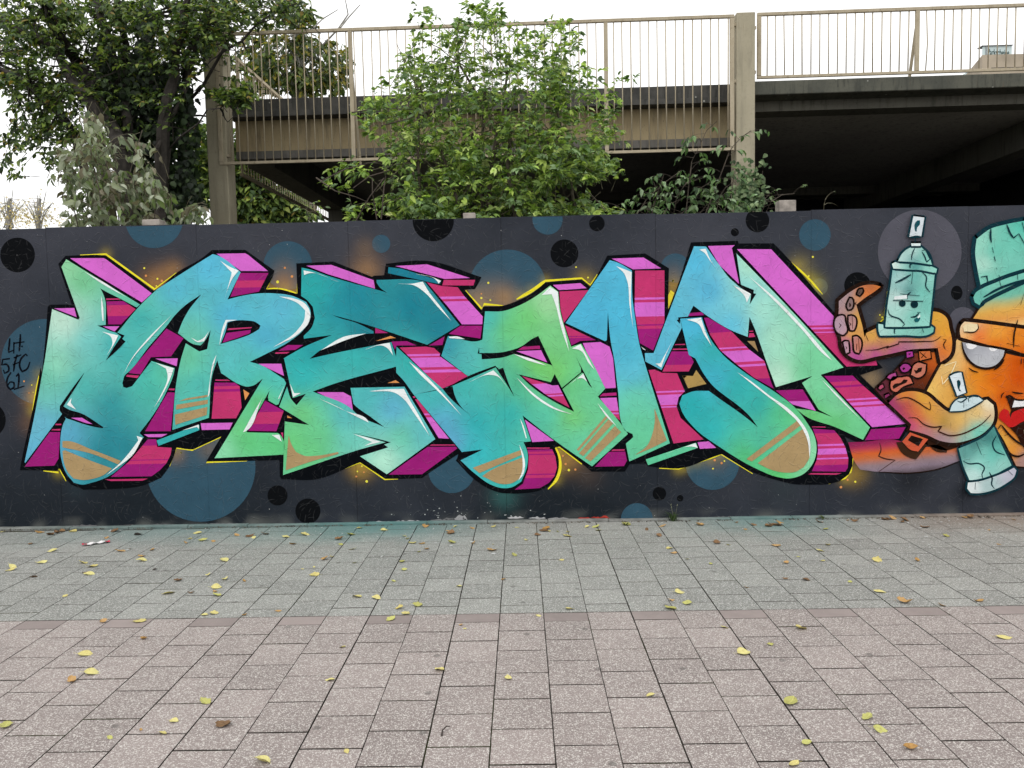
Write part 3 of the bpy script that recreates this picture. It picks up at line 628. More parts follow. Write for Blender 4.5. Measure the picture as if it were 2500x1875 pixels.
for x0, x1, y, h in ((1410, 1455, 1265, 6), (1440, 1490, 1265, 9), (1462, 1486, 1263, 10)): ragged(x0, x1, y, h, (176, 62, 52))
for i in range(45):
    x = random.gauss(1120, 70); yb = 1272-abs(random.gauss(0, 26)); peel.dot((x, yb), random.uniform(.5, 1.9), (185, 190, 190), 6, .8, .3)
tag(peel.build('peeling_paint', wall), kind='stuff')
# ---- painted octopus with its two spray cans (one layer above the lettering)
DK = (34, 20, 14); INKT = (14, 52, 62)
fig, mid, top, ink2 = Paint(.0172), Paint(.0177), Paint(.0182), Paint(.0190)
octo = wall
_bl = blend
def blend(spec): return _bl(spec, 2.6, .045)
def grad(a, b, stops):                # straight sprayed fade from point a to point b of tile
    A, B = (np.array([at(*pts(q)[0], 0)[0], at(*pts(q)[0], 0)[2]]) for q in (a, b)); d = B-A; L2 = d@d
    K = np.array([pc(c) for _, c in stops]); X = [t for t, _ in stops]
    def fn(v):
        t = np.clip(((v-A)@d)/L2+.05*np.array([noise.noise((p[0]*5, p[1]*5, 2)) for p in v]), 0, 1)
        return np.stack([np.interp(t, X, K[:, i]) for i in range(3)], 1)
    return fn
def stroke(layer, s, wd, col=DK, taper=(.4, .4), smooth=70): layer.line(pts(s), wd, col, taper, smooth)
# dark contour shapes behind the colour
def shape(s, colour, edge=4.2, edgecol=DK, layer=None, under=None, smooth=40):
    global YS
    P = rounded(pts(s), smooth); c_, p_ = Paint(YS), Paint(YS+.0004); YS += .0008
    c_.line(P+[P[0], P[1]], edge*3.8, edgecol, (1, 1), 0); p_.poly(P, colour, 0, GR)
    SH.append((c_, p_))
YS = .0092; SH = []
# body base
bodyc = grad('L 800,890', 'L 830,1235', [(0, (140, 36, 84)), (.14, (176, 60, 84)), (.32, (208, 98, 46)), (.5, (196, 112, 72)), (.68, (150, 126, 130)), (.85, (138, 122, 136)), (1, (96, 84, 92))])
bod = Paint(.0035); bod.poly(pts('L 310,905 470,900 830,880 1000,940 1500,930 1520,1100 1300,1182 1000,1232 640,1226 440,1200 390,1130'), bodyc, 40, GR)
stB = Paint(.0045); stroke(stB, 'L 650,912 665,980 640,1055 700,1080 818,1098 640,1222', 3.4, (70, 40, 34)); stroke(stB, 'L 640,1226 1000,1236 1300,1190 1500,1120', 3, DK)
octo_part = bod.build('painted_octopus', wall); octo_part['label'] = 'orange painted octopus holding spray cans'
stB.split('ink_line', octo_part)
# brown arm with suckers between the two raised arms
armc = blend('L 950,40 60,30,40 1150,220 110,48,20 1200,60 190,84,30 1100,340 70,34,16 800,330 110,50,50 680,340 90,40,60 1260,0 214,110,40 900,200 100,40,60 1040,300 96,44,24')
shape('K 1040,1540 1300,1530 1420,1520 L 1300,70 1140,375 1000,340 850,375 720,470 600,330 700,240 800,150 920,20', armc, 2.5)
# head and face
MIR = True
facec = blend('K 1560,1500 230,192,130 1700,1400 230,170,85 L 1400,100 230,192,122 1200,380 232,192,105 1330,450 228,172,85 1700,180 228,140,34 1560,380 226,160,60 1900,240 220,104,14 2150,200 206,78,8 1800,330 228,128,30 2000,420 206,84,10 2150,60 206,84,8 1960,900 228,178,80 2080,1000 226,146,50 2190,1100 160,130,130 2100,760 216,116,34 1850,100 222,112,16')
shape('K 1490,1440 2000,1540 2230,1600 L 2230,1170 2120,1160 1990,890 1880,690 1870,530 1800,440 1550,560 1390,570 1270,490 1140,380 1290,100', facec, 4)
headc = grad('K 1950,860', 'K 2010,1310', [(0, (98, 190, 172)), (.3, (120, 192, 168)), (.45, (190, 182, 120)), (.6, (226, 174, 84)), (.82, (228, 158, 80)), (1, (240, 196, 130))])
shape('K 1830,1000 2230,830 2230,1345 1630,1262', headc, 3.2)
browc = blend('K 1580,1320 242,226,190 1700,1420 228,104,30 1600,1390 236,170,85 1900,1400 238,166,62 2150,1450 232,138,40 1900,1490 226,112,22 2180,1580 216,100,20')
shape('K 1525,1300 1560,1262 1630,1268 2230,1345 2230,1610 2000,1560 1520,1430 1510,1370', browc, 5)
top.poly(pts('K 1540,1315 1570,1290 1695,1288 1700,1340 1680,1362 1550,1370'), (240, 222, 180), 60)
stroke(ink2, 'K 1545,1372 1680,1364 1703,1340 1697,1285', 3)
hatc = blend('K 1720,420 150,215,195 1760,650 175,222,205 1900,500 110,200,180 2100,400 115,205,185 2100,650 120,200,182 1800,800 130,210,190 1750,960 110,185,172 2100,800 100,190,172 1720,1060 60,120,118 2180,230 90,190,172')
shape('K 1690,370 1840,262 2000,215 2230,170 2230,800 1830,970 1740,900 1700,700 1675,520', hatc, 5.5, INKT)
shape('K 1655,1000 1680,950 1750,905 1900,840 2000,800 2230,725 2230,800 2000,905 1830,990 1745,1045 1720,1085 1670,1055', blend('K 1700,1000 110,190,175 1900,890 125,200,182 2150,770 120,198,180'), 5, INKT, top, mid)
for s, wd in (('K 1840,262 1835,340 1845,410', 5), ('K 1855,460 1868,520', 3.4), ('K 1875,560 1888,610', 5), ('K 1900,680 1905,700', 3), ('K 1925,760 1935,790', 3.4), ('K 2010,215 2060,330 2085,360 2140,315 2205,430', 4.5), ('K 2175,190 2205,300', 4),
              ('K 1730,782 1795,772 1812,860', 4.5), ('K 1930,815 1950,885', 3.4), ('K 2070,765 2230,705', 4), ('K 2125,745 2130,810', 3.4), ('K 1760,1000 1900,920 2230,800', 6)): stroke(ink2, s, wd, INKT)
for s, wd in (('K 2205,935 2160,1080', 2.5), ('K 2130,1240 2090,1400 2085,1540', 4), ('K 2060,1285 2165,1298', 3), ('K 2010,1495 2150,1528', 3)): stroke(ink2, s, wd, DK)
# eye
top.poly(pts('K 1530,1482 1700,1515 1990,1560 L 1960,30 1890,85 1780,108 1690,90 1610,30 1560,-60'), blend('K 1600,1530 150,152,160 1750,1580 178,180,188 1900,1600 190,192,198 L 1750,60 185,188,192'), 30, GR)
top.poly(pts('K 1570,1505 1650,1495 1690,1525 1640,1560 1590,1545'), (238, 238, 240), 60); 
ink2.poly(pts('K 1570,1500 1660,1490 1690,1525 1640,1560 1585,1545'), (236, 236, 238), 60); ink2.poly(pts('K 1815,1545 1880,1522 1915,1550 1880,1580 1830,1570'), (240, 240, 242), 60)
for s, wd in (('K 1520,1445 1560,1470 1700,1505 2000,1560 2230,1625', 6), ('K 1525,1480 1550,1590 L 1610,30 1690,88 1780,108 1890,85 1985,-30 2010,-100', 6), ('L 1600,100 1640,130 1705,150', 3.4), ('L 1870,125 1930,80 1985,10', 4.5), ('L 2170,0 2165,60', 6), ('L 2195,0 2205,100', 5)): stroke(ink2, s, wd, DK)
MIR = False
for s in ('L 1340,75 1470,32 1400,180 1320,280 1308,190',): stroke(ink2, s, 2.4, (246, 232, 190), (.6, .6), 20)
# mouth
MIR = True
top.poly(pts('L 2000,395 2060,425 2230,440 2230,1000 2180,940 2120,830 2040,740 2030,640 2060,560'), (44, 20, 12), 30)
ink2.poly(pts('L 2092,450 2230,442 2230,512 2068,527'), (232, 232, 234), 20)
ink2.poly(pts('L 1922,640 1945,570 1985,540 2030,562 2050,640 2068,590 2140,552 2230,530 2230,660 2160,690 2090,735 2035,742'), (196, 34, 34), 45)
ink2.poly(pts('L 2195,770 2230,760 2230,830 2200,810'), (232, 220, 180), 30)
for s, wd in (('L 1950,425 1962,385 1985,365', 3), ('L 1995,420 2030,400 2100,440 2230,448', 5), ('L 2065,360 2120,372 2190,376', 4), ('L 1915,760 1950,712 2010,790 2100,880 2230,960', 5), ('L 1935,850 2000,960 2060,1035 2130,1055 2230,1010', 5), ('L 1985,830 2035,815', 3)): stroke(ink2, s, wd, DK)
MIR = False
# lower arm curling round the second can
a3 = blend('L 760,470 160,44,120 850,540 140,40,110 900,400 222,140,40 1100,430 230,176,62 1170,560 228,168,62 1020,560 214,110,50 930,520 190,70,70 1250,660 214,158,60 1500,660 232,184,92 1700,580 238,196,112 1820,490 250,236,205 1810,620 226,186,140 1000,710 186,60,130 1150,790 175,110,130 1400,870 158,140,156 1550,860 130,190,182 1700,790 96,206,190 1780,740 110,204,190 1340,690 172,140,50 940,630 176,50,100 1300,850 160,130,150 1050,640 222,110,50 1450,760 222,170,80')
shape('L 742,480 845,385 1000,352 1150,392 1270,492 1390,575 1550,562 1700,482 1800,442 1870,500 1882,600 1865,690 1780,790 1600,880 1450,908 1300,888 1150,822 965,770 985,710', a3, 4.6, DK, top, mid)
for s, wd in (('L 820,445 930,420 1050,470 1140,530 1185,555 1192,510 1175,465', 3.2), ('L 950,640 1030,640 1120,710 1250,740 1310,728 1270,785 1400,830 1500,820 1650,760 1760,690 1838,605', 3.4)): stroke(ink2, s, wd, (62, 32, 20))
# shadow and big sucker under that arm
stS = Paint(.0085)
stS.poly(pts('L 960,780 1150,830 1300,900 1450,930 1500,950 1380,990 1200,950 1060,870'), (46, 26, 16), 40)
stS.poly(pts('L 825,905 880,900 1060,1010 1160,880 1165,930 1040,1090 980,1075 880,1010'), (60, 38, 24), 40)
stS.poly(pts('L 1180,940 1260,930 1380,985 1370,1015 1260,1005'), (58, 36, 22), 50)
stS.split('arm_shadow', octo_part)
fig.poly(pts('L 885,895 970,795 1165,870 1060,1000 990,990'), (206, 92, 62), 35); mid.poly(pts('L 945,880 985,828 1110,868 1060,945'), (30, 18, 14), 35)
stroke(mid, 'L 1060,835 1110,860 1085,890 1070,850', 3, (206, 120, 60))
# suckers on the brown arm
for s, c in (('L 850,95 890,55 960,60 990,100 940,150 880,150', (166, 60, 140)), ('L 710,205 740,170 820,145 835,200 760,235', (176, 76, 140)), ('L 1010,60 1040,40 1150,60 1130,170 1060,215 970,180', (196, 120, 100)), ('L 750,280 770,220 880,195 960,190 1010,270 900,310 810,370 760,340', (200, 110, 90)), ('L 620,320 640,285 680,272 695,310 650,345', (180, 80, 110)), ('L 690,390 740,370 760,400 700,440', (140, 50, 100)), ('K 925,1580 1000,1575 1010,1640 930,1659', (170, 60, 150)), ('K 1060,1575 1190,1570 1200,1659 1070,1690', (200, 110, 60))):
    P = rounded(pts(s), 70); top.line(P+[P[0], P[1]], 4.4, DK, (1, 1), 0); top.poly(P, c, 0)
for s in ('L 885,105 905,95 920,110 895,125', 'L 755,205 800,185 800,195', 'L 1010,120 1040,130 1060,100 1100,95 1090,140 1030,165', 'L 780,300 800,275 870,260 900,225 945,230 930,260 860,290 790,330', 'K 945,1610 975,1600 970,1620', 'K 1080,1590 1150,1650 1140,1655 1072,1596', 'K 1150,1580 1095,1655 1086,1650'): ink2.poly(pts(s), DK, 40)
# raised arm
a1 = blend('K 620,895 216,120,40 500,960 232,122,40 560,890 150,90,70 400,1020 200,140,90 300,960 150,138,150 230,1060 166,146,156 330,1120 165,140,145 220,1250 158,120,150 360,1400 222,165,60 440,1250 222,172,62 300,1500 170,80,150 400,1620 176,44,160 600,1600 170,40,150 560,1430 228,178,62 750,1440 222,168,66 650,1520 190,130,90 800,1570 168,70,140 930,1545 168,100,140 1050,1430 226,160,60 1150,1510 172,130,150 1250,1250 232,176,62 1330,1380 236,170,50 1320,1560 216,110,40 1200,1400 206,140,60 1380,1500 226,140,50 450,1470 222,165,70 410,1180 214,160,80 1000,1520 168,118,146 500,1540 190,120,110')
shape('K 655,885 600,868 470,872 330,940 205,1040 200,1180 180,1290 230,1440 240,1530 290,1610 400,1670 600,1640 800,1600 930,1570 1270,1545 1300,1700 1400,1620 1425,1500 1395,1330 1365,1220 1290,1165 1190,1150 1170,1300 900,1340 620,1330 500,1385 480,1430 455,1300 420,1180 392,1080 480,1010 620,915', a1, 5)
for s in ('K 315,1000 345,1005 365,1060 335,1135 300,1140 283,1110', 'K 185,1200 210,1190 265,1195 275,1250 290,1380 260,1410 190,1390', 'K 300,1195 340,1190 370,1200 385,1330 370,1360 320,1360 300,1280', 'K 240,1480 270,1465 310,1470 320,1560 320,1595 270,1610', 'K 350,1420 390,1410 435,1440 445,1560 420,1610 380,1600 355,1500', 'K 390,970 420,905 460,900 470,930 430,990'):
    P = rounded(pts(s), 75); top.line(P+[P[0], P[1]], 4.6, DK, (1, 1), 0); top.poly(P, blend('K 230,1300 185,160,180 340,1280 190,140,130 280,1540 180,150,170 400,1520 200,120,90 330,1060 130,110,110 430,940 90,70,60'), 0, GR)
for s, wd in (('K 318,1060 325,1085 318,1105', 5), ('K 205,1280 225,1300 205,1330', 2.6), ('K 315,1270 330,1290 320,1310', 2.6), ('K 275,1530 290,1545 275,1560', 2.4), ('K 395,1500 393,1570', 4), ('K 345,1205 350,1340', 3), ('K 415,1440 422,1580', 3), ('K 425,945 415,965', 4),
              ('K 490,1570 600,1565 740,1525 715,1545 850,1500 845,1480 1100,1475 1250,1460 1300,1420', 3), ('K 490,1400 520,1470', 3), ('K 1325,1450 1360,1460 1330,1510 1350,1560', 2.6), ('K 390,1080 375,1070 392,1050', 3)): stroke(ink2, s, wd, (50, 26, 18))
for c_, p_ in SH: c_.split('contour', octo_part); p_.split('skin', octo_part)
for lay, n, lb in ((fig, 'contour', None), (mid, 'skin', None), (top, 'detail', None), (ink2, 'ink_line', None)):
    if lay.v: lay.split(n, octo_part)

# ---- spray can one: standing on the raised arm
def can_part(parent, name, s, colour, y, edge, smooth=35, edgecol=INKT):
    p = Paint(y); P = rounded(pts(s), smooth)
    p.line(P+[P[0], P[1]], edge*2.6, edgecol, (1, 1), 0)
    b = Paint(y+.0008); b.poly(P, colour, 0, GR)
    o = b.build(name, parent); p.build('contour', parent); return o
can1 = empty('painted_spray_can', parent=wall); can1['label'] = 'pale turquoise painted spray can with a sly face, upright on the raised tentacle'
pale = blend('K 800,740 120,180,178 850,790 190,222,218 1000,780 104,186,176 1180,800 150,214,202 820,1000 205,234,228 1100,950 118,200,186 950,930 48,116,118 780,1250 175,220,210 1000,1200 130,205,190 1100,1280 150,215,202 900,1100 170,218,208 1150,1100 120,196,182 850,860 130,185,182')
can_part(can1, 'base_ring', 'K 625,1285 690,1295 900,1325 1180,1300 1222,1330 1215,1375 1180,1395 900,1408 645,1412 630,1370', blend('K 660,1340 175,220,212 900,1370 140,205,192 1180,1340 120,190,176'), 0.0215, 4.2)
can_part(can1, 'can_body', 'K 778,700 1000,705 1232,740 1205,1000 1172,1308 940,1318 700,1318 725,1080 760,850', pale, 0.0225, 4.4)
can_part(can1, 'shoulder_ring', 'K 770,640 800,625 1000,630 1200,670 1255,695 1245,740 1190,730 1080,708 960,702 785,690', blend('K 800,665 220,238,232 1000,660 70,150,148 1200,710 150,215,200 900,665 150,210,198'), 0.0235, 4)
can_part(can1, 'dome', 'K 835,612 880,530 970,465 1080,458 1160,535 1200,650 1000,622', blend('K 880,590 185,220,215 1000,520 190,225,218 1000,600 80,150,150 1120,560 120,195,182 1170,620 150,215,200'), 0.0245, 4.2)
can_part(can1, 'collar', 'K 975,420 1078,420 1075,448 980,448', (225, 240, 240), 0.0255, 4)
can_part(can1, 'nozzle', 'K 1000,128 1118,142 1085,345 1040,335 955,352', (214, 224, 230), 0.0255, 4.2)
d1 = Paint(0.0272)
d1.poly(pts('K 1040,175 1070,172 1068,220 1040,250 1035,295 1018,290 1010,225'), (20, 78, 90), 60)
for s, wd in (('K 1020,350 1018,410', 6), ('K 780,1035 1105,1043', 5), ('K 855,962 1070,985', 3), ('K 975,940 930,990 935,1020', 3), ('K 970,1215 1020,1208 1060,1170', 4), ('K 1040,1165 1080,1160', 3), ('K 805,845 880,810 975,755', 5), ('K 995,715 980,855', 3), ('K 1085,725 1135,770 1135,890 1180,945', 3), ('K 725,1130 740,1180 860,1240 905,1290 880,1315', 3.4), ('K 965,690 965,650 1000,632', 3.4), ('K 1015,470 985,540 978,600', 3), ('K 1090,500 1130,490 1180,590 1140,620 1120,560 1090,510', 3.4), ('K 800,1395 795,1350 830,1320', 3), ('K 1090,1320 1112,1380', 3)): stroke(d1, s, wd, INKT)
d1.dot((2000+880/ZS, 500+1066/ZS), 8.4, (12, 44, 52), 18); d1.dot((2000+1010/ZS, 500+1076/ZS), 9.2, (12, 44, 52), 18)
d1.poly(pts('K 1005,1240 1060,1215 1075,1225 1050,1265 1020,1268'), (24, 92, 98), 60)
d1.split('ink_line', can1)
h1 = Paint(0.0276); h1.poly(pts('K 795,990 930,975 930,1015 790,1025'), (232, 242, 242), 60); h1.poly(pts('K 1040,1215 1070,1180 1074,1205 1052,1228'), (225, 240, 238), 60); h1.split('highlight', can1)
# ---- spray can two: tipped over in the lower arm
can2 = empty('painted_spray_can', parent=wall); can2['label'] = 'pale turquoise painted spray can tipped over in the lower tentacle'
pale2 = blend('L 1600,990 110,180,172 1800,870 50,110,110 1700,1130 150,216,204 1850,1050 112,200,186 1650,1250 200,232,228 1950,1150 150,205,195 1550,1010 92,150,146 1900,860 70,140,136 1650,930 46,96,98 1760,1010 130,205,192 1900,980 100,185,172')
can_part(can2, 'base_ring', 'L 1590,1335 1700,1325 1850,1280 2000,1220 2085,1175 2112,1205 2090,1270 2000,1345 1850,1420 1700,1450 1620,1448 1582,1400', blend('L 1640,1400 225,235,235 1800,1370 175,205,205 2050,1230 190,190,205'), 0.0215, 4.2)
can_part(can2, 'can_body', 'L 1490,970 1600,925 1780,830 1870,735 1940,900 2060,1150 1900,1250 1610,1318 1540,1150', pale2, 0.0205, 4)
can_part(can2, 'dome', 'L 1395,568 1420,500 1480,440 1560,425 1700,412 1750,450 1660,505 1550,555', (205, 226, 230), 0.0212, 3, 45)
can_part(can2, 'nozzle', 'L 1395,190 1455,160 1518,150 1568,368 1475,402', (220, 232, 238), 0.0215, 3.6)
d2 = Paint(0.0232)
d2.poly(pts('L 1470,240 1490,228 1510,250 1500,330 1520,355 1495,350 1478,310'), (16, 60, 70), 60)
for s, wd in (('L 1475,440 1490,410 1560,405 1575,430 1510,470 1475,455', 3.6), ('L 1545,470 1545,530', 3), ('L 1600,470 1590,430 1640,405 1700,415', 3), ('L 1540,1105 1590,1130 1720,1135 1765,1170 1740,1250 1752,1300', 3.4), ('L 1680,900 1735,1035', 3), ('L 1895,830 1855,920 1880,990 1990,1040', 3.4), ('L 1820,1225 1850,1290 1845,1360 1875,1400', 3.6), ('L 1670,1335 1665,1410', 3.2), ('L 2020,1205 2070,1255', 3.2), ('L 1600,1325 1850,1270 2070,1150', 4)): stroke(d2, s, wd, INKT)
d2.split('ink_line', can2)
# ================================================================ pavement
k = NT('joint_sand', .95, .1); p = k.pos()
moss = k.ss(k.noise(p, 1.7, 4), .50, .68)
k.color(k.mix(moss, k.mix(k.noise(p, 60, 3), (.040, .036, .031), (.078, .070, .060)), (.052, .060, .022))); k.bump(k.noise(p, 150, 3), .5, .004)
M_SAND = k.m

def ground_tint(k, col):               # paint dust and drips that settled near the wall (position on the real ground)
    p = k.pos(); sep = k.n('SeparateXYZ'); k.set(sep.inputs[0], p)
    near = k.ss(k.math('ADD', sep.outputs[1], k.math('MULTIPLY', k.math('SUBTRACT', k.noise(p, 2.2, 3), .5), .5)), -.75, -.08)
    def lobe(x0, wd): 
        d = k.math('DIVIDE', k.math('SUBTRACT', sep.outputs[0], x0), wd); return k.math('EXPONENT', k.math('MULTIPLY', k.math('MULTIPLY', d, d), -1.0))
    t = k.math('ADD', k.math('ADD', lobe(-1.25, .75), k.math('MULTIPLY', lobe(1.9, .55), .75)), k.math('MULTIPLY', lobe(-3.0, 1.1), .55), clamp=True)
    col = k.mix(k.math('MULTIPLY', k.math('MULTIPLY', t, near), .72), col, (.060, .21, .205))
    o = k.ss(sep.outputs[0], 2.6, 3.6)
    return k.mix(k.math('MULTIPLY', k.math('MULTIPLY', o, near), .4), col, (.22, .12, .07))
def paver_material(name, base, speck, amount, contrast=1.0):
    k = NT(name, .85, .25); p = k.pos()
    sep = k.n('SeparateXYZ'); k.set(sep.inputs[0], p)
    oi = k.n('ObjectInfo'); at_ = k.n('Attribute'); at_.attribute_name = 'tone'
    tone = k.math('ADD', oi.outputs['Random'], at_.outputs['Fac'])
    vo = k.n('TexVoronoi', feature='F1', voronoi_dimensions='2D'); vo.inputs['Scale'].default_value = 140
    wr = k.n('TexNoise', noise_dimensions='2D'); wr.inputs['Scale'].default_value = 90; wr.inputs['Detail'].default_value = 2; k.set(wr.inputs['Vector'], p)
    ad = k.n('VectorMath', operation='MULTIPLY_ADD'); k.set(ad.inputs[0], wr.outputs['Color']); ad.inputs[1].default_value = (.011, .011, 0); k.set(ad.inputs[2], p)
    k.set(vo.inputs['Vector'], ad.outputs[0])
    cs = k.n('SeparateColor'); k.set(cs.inputs[0], vo.outputs['Color'])
    sz = k.math('MULTIPLY_ADD', cs.outputs[1], .0022, .0010)
    spk = k.math('MULTIPLY', k.ss(k.math('SUBTRACT', k.math('MULTIPLY', vo.outputs['Distance'], 1/140.), sz), -.0006, .0008, 1, 0), k.ss(cs.outputs[0], 1-amount, 1-amount+.12))
    v3 = k.n('TexVoronoi', feature='F1', voronoi_dimensions='2D'); v3.inputs['Scale'].default_value = 230; k.set(v3.inputs['Vector'], p)
    c3 = k.n('SeparateColor'); k.set(c3.inputs[0], v3.outputs['Color'])
    grit = k.ss(c3.outputs[0], .55, .95)
    n1 = k.noise(p, 2.3, 4); n2 = k.noise(p, 11, 4); n3 = k.noise(p, 330, 3, .7)
    f = k.math('ADD', k.math('MULTIPLY_ADD', tone, .24, .88), k.math('ADD', k.math('MULTIPLY', k.math('SUBTRACT', n1, .5), .35), k.math('MULTIPLY', k.math('SUBTRACT', n2, .5), .3)))
    f = k.math('ADD', f, k.math('MULTIPLY', k.math('SUBTRACT', n3, .5), .7*contrast))
    col = k.mix(1.0, base, f, 'MULTIPLY')
    col = k.mix(k.math('MULTIPLY', grit, .30*contrast), col, speck)
    col = k.mix(k.math('MULTIPLY', spk, .85), col, speck)
    # scattered dark stains
    st = k.ss(k.noise(p, 5.5, 5, .6), .64, .80); col = k.mix(k.math('MULTIPLY', st, .28), col, (.07, .065, .055))
    gv = k.n('TexVoronoi', feature='F1', voronoi_dimensions='2D'); gv.inputs['Scale'].default_value = 2.4; k.set(gv.inputs['Vector'], ad.outputs[0])
    gc = k.n('SeparateColor'); k.set(gc.inputs[0], gv.outputs['Color'])
    gum = k.math('MULTIPLY', k.ss(gv.outputs['Distance'], .030, .045, 1, 0), k.ss(gc.outputs[0], .60, .66))
    col = k.mix(k.math('MULTIPLY', gum, .55), col, (.09, .085, .078))
    k.color(ground_tint(k, col))
    k.bump(k.math('ADD', k.math('MULTIPLY', spk, .6), n3), .35, .002)
    return k.m
P_ROSE = paver_material('rose_paver', (.240, .203, .191), (.60, .57, .53), .55)
P_GREY = paver_material('grey_paver', (.216, .216, .200), (.56, .56, .53), .55, .85)
P_PLAIN = paver_material('smooth_rose_paver', (.268, .226, .213), (.36, .31, .29), .10, .3)
TH = .0105; PW, PD, GAPX, GAPY = .2445, .2520, .0046, .0074
ux, uy = np.array([math.cos(TH), math.sin(TH)]), np.array([-math.sin(TH), math.cos(TH)])   # across, towards the wall
ORG = np.array([-.1906, -2.0818])      # a column joint on the colour border
def paver_mesh(name, w_, d_, mat, seed):
    r = random.Random(seed); hw, hd, b, h = w_/2-GAPX/2, d_/2-GAPY/2, .0011, .05
    ring = []
    cs = [(-hw, -hd), (hw, -hd), (hw, hd), (-hw, hd)]
    for i in range(4):                 # straight arrises with slight chips
        a, c = cs[i], cs[(i+1) % 4]
        for j in range(4):
            t = j/4; e = (0 if j == 0 else r.uniform(-.0006, .0012)); nx, ny = (c[1]-a[1]), -(c[0]-a[0]); L = math.hypot(nx, ny)
            ring.append((a[0]+(c[0]-a[0])*t-nx/L*e, a[1]+(c[1]-a[1])*t-ny/L*e))
    n = len(ring)
    V = [(x, y, -h) for x, y in ring]+[(x, y, -b) for x, y in ring]+[(x*(1-b/hw), y*(1-b/hd), 0) for x, y in ring]
    F = [tuple(range(2*n, 3*n))]
    for l in range(2):
        F += [(l*n+i, l*n+(i+1) % n, (l+1)*n+(i+1) % n, (l+1)*n+i) for i in range(n)]
    me = bpy.data.meshes.new(name); me.from_pydata(V, [], F); me.materials.append(mat); me.materials.append(M_SAND); me.update()
    for i, f in enumerate(me.polygons): f.material_index = 0 if i == 0 or i > n else 1
    return me
PM = {}
for kk, mat in (('rose', P_ROSE), ('grey', P_GREY), ('plain', P_PLAIN)):
    PM[kk, 1] = [paver_mesh(kk+'_paver', PW, PD, mat, i) for i in range(4)]
    PM[kk, 0] = [paver_mesh(kk+'_half_paver', PW, PD/2, mat, 9+i) for i in range(2)]
pavement = tag(empty('pavement', (0, -2, 0)), 'paved square of rose and grey concrete pavers', kind='structure')
jb = MB(); jb.box((-9, -7.6, -.2), (9, .0, -.009)); bed = jb.build('joint_sand', M_SAND); bed.parent = pavement; bed.matrix_parent_inverse = Matrix.Translation((0, 2, 0))
PL = []
for c in range(-30, 31):
    even = c % 2 == 0
    for side in (-1, 1):               # +1 towards the wall (grey), -1 towards the viewer (rose)
        v = 0.0
        first_half = (even and side == 1) or (not even and side == -1)
        nrow = 9 if side == 1 else 21
        for r in range(nrow):
            half = (r == 0 and first_half)
            d_ = PD/2 if half else PD
            if side == 1 and v+d_ > 2.03: 
                break
            q = ORG+ux*((c+.5)*PW)+uy*(side*(v+d_/2)); v += d_
            if abs(q[0]) > 7.2: continue
            PL.append((q[0], q[1], 'grey' if side == 1 else ('plain' if half else 'rose'), 0 if half else 1, c))
        if side == 1:                  # cut piece against the kerb
            rest = 2.03-v
            if rest > .05:
                q = ORG+ux*((c+.5)*PW)+uy*(v+rest/2)
                if abs(q[0]) < 7.2: PL.append((q[0], q[1], 'cut', rest, c))
def seen_size(q):
    u, v, z = project((q[0], q[1], 0))
    if z < .3 or not (-90 < u < 2590 and v < 1990): return -1
    return 1/z**3*(.5 if q[3] == 0 else 1)
order = sorted(range(len(PL)), key=lambda i: -seen_size(PL[i]))
solo = set(i for i in order[:300] if seen_size(PL[i]) > 0 and PL[i][2] != 'cut')
far = {}
for i, (x, y, kd, full, c) in enumerate(PL):
    col_jit = random.Random(c*77).uniform(-.0012, .0012)
    loc = Vector((x+col_jit, y+random.uniform(-.0015, .0015), random.uniform(-.0006, .0006)))
    rot = (random.gauss(0, .0006), random.gauss(0, .0008), TH+random.gauss(0, .0022))
    if i in solo:
        o = bpy.data.objects.new('paver', random.choice(PM[kd, full])); COL.objects.link(o); o.parent = pavement
        o.location = loc-Vector((0, -2, 0)); o.rotation_euler = rot
    else:
        src = random.choice(PM['grey', 1] if kd == 'cut' else PM[kd, full])
        from mathutils import Euler
        Mx = Matrix.Translation(loc) @ Euler(rot).to_matrix().to_4x4()
        if kd == 'cut': Mx = Mx @ Matrix.Diagonal((1, full/PD, 1, 1))
        key = 'grey' if kd == 'cut' else kd
        F = far.setdefault(key, ([], [], [], src.materials[0], [])); b = len(F[0]); F[4].extend(f.material_index for f in src.polygons); tn = random.uniform(-.6, .6)
        F[0].extend(tuple(Mx @ v.co) for v in src.vertices); F[1].extend(tuple(k_+b for k_ in f.vertices) for f in src.polygons); F[2].extend([tn]*len(src.vertices))
for key, (V, F, tn, mat, mi) in far.items():
    me = bpy.data.meshes.new('pavers'); me.from_pydata(V, [], F); me.materials.append(mat); me.materials.append(M_SAND); me.polygons.foreach_set('material_index', mi)
    a = me.attributes.new('tone', 'FLOAT', 'POINT'); a.data.foreach_set('value', tn); me.update()
    o = link('pavers', me, pavement); o.matrix_parent_inverse = Matrix.Translation((0, 2, 0)); tag(o, kind='stuff')

# kerb edging stones at the foot of the boards
k = NT('edging_concrete', .9, .2); p = k.pos()
k.color(ground_tint(k, k.mix(k.ss(k.noise(p, 9, 5), .3, .7), (.16, .16, .15), (.27, .27, .255)))); k.bump(k.noise(p, 60, 4), .4, .004)
kerb = tag(empty('kerb', (0, -.03, 0)), 'low concrete edging under the boards', kind='structure')
for i in range(-14, 15):
    mb = MB(); a = i*.5+.13; mb.box((a+.0015, -.050, -.10), (a+.4985, .022, .016+random.uniform(-.003, .003)), .004)
    o = mb.build('edging_stone', k.m); o.parent = kerb; o.matrix_parent_inverse = Matrix.Translation((0, .03, 0))

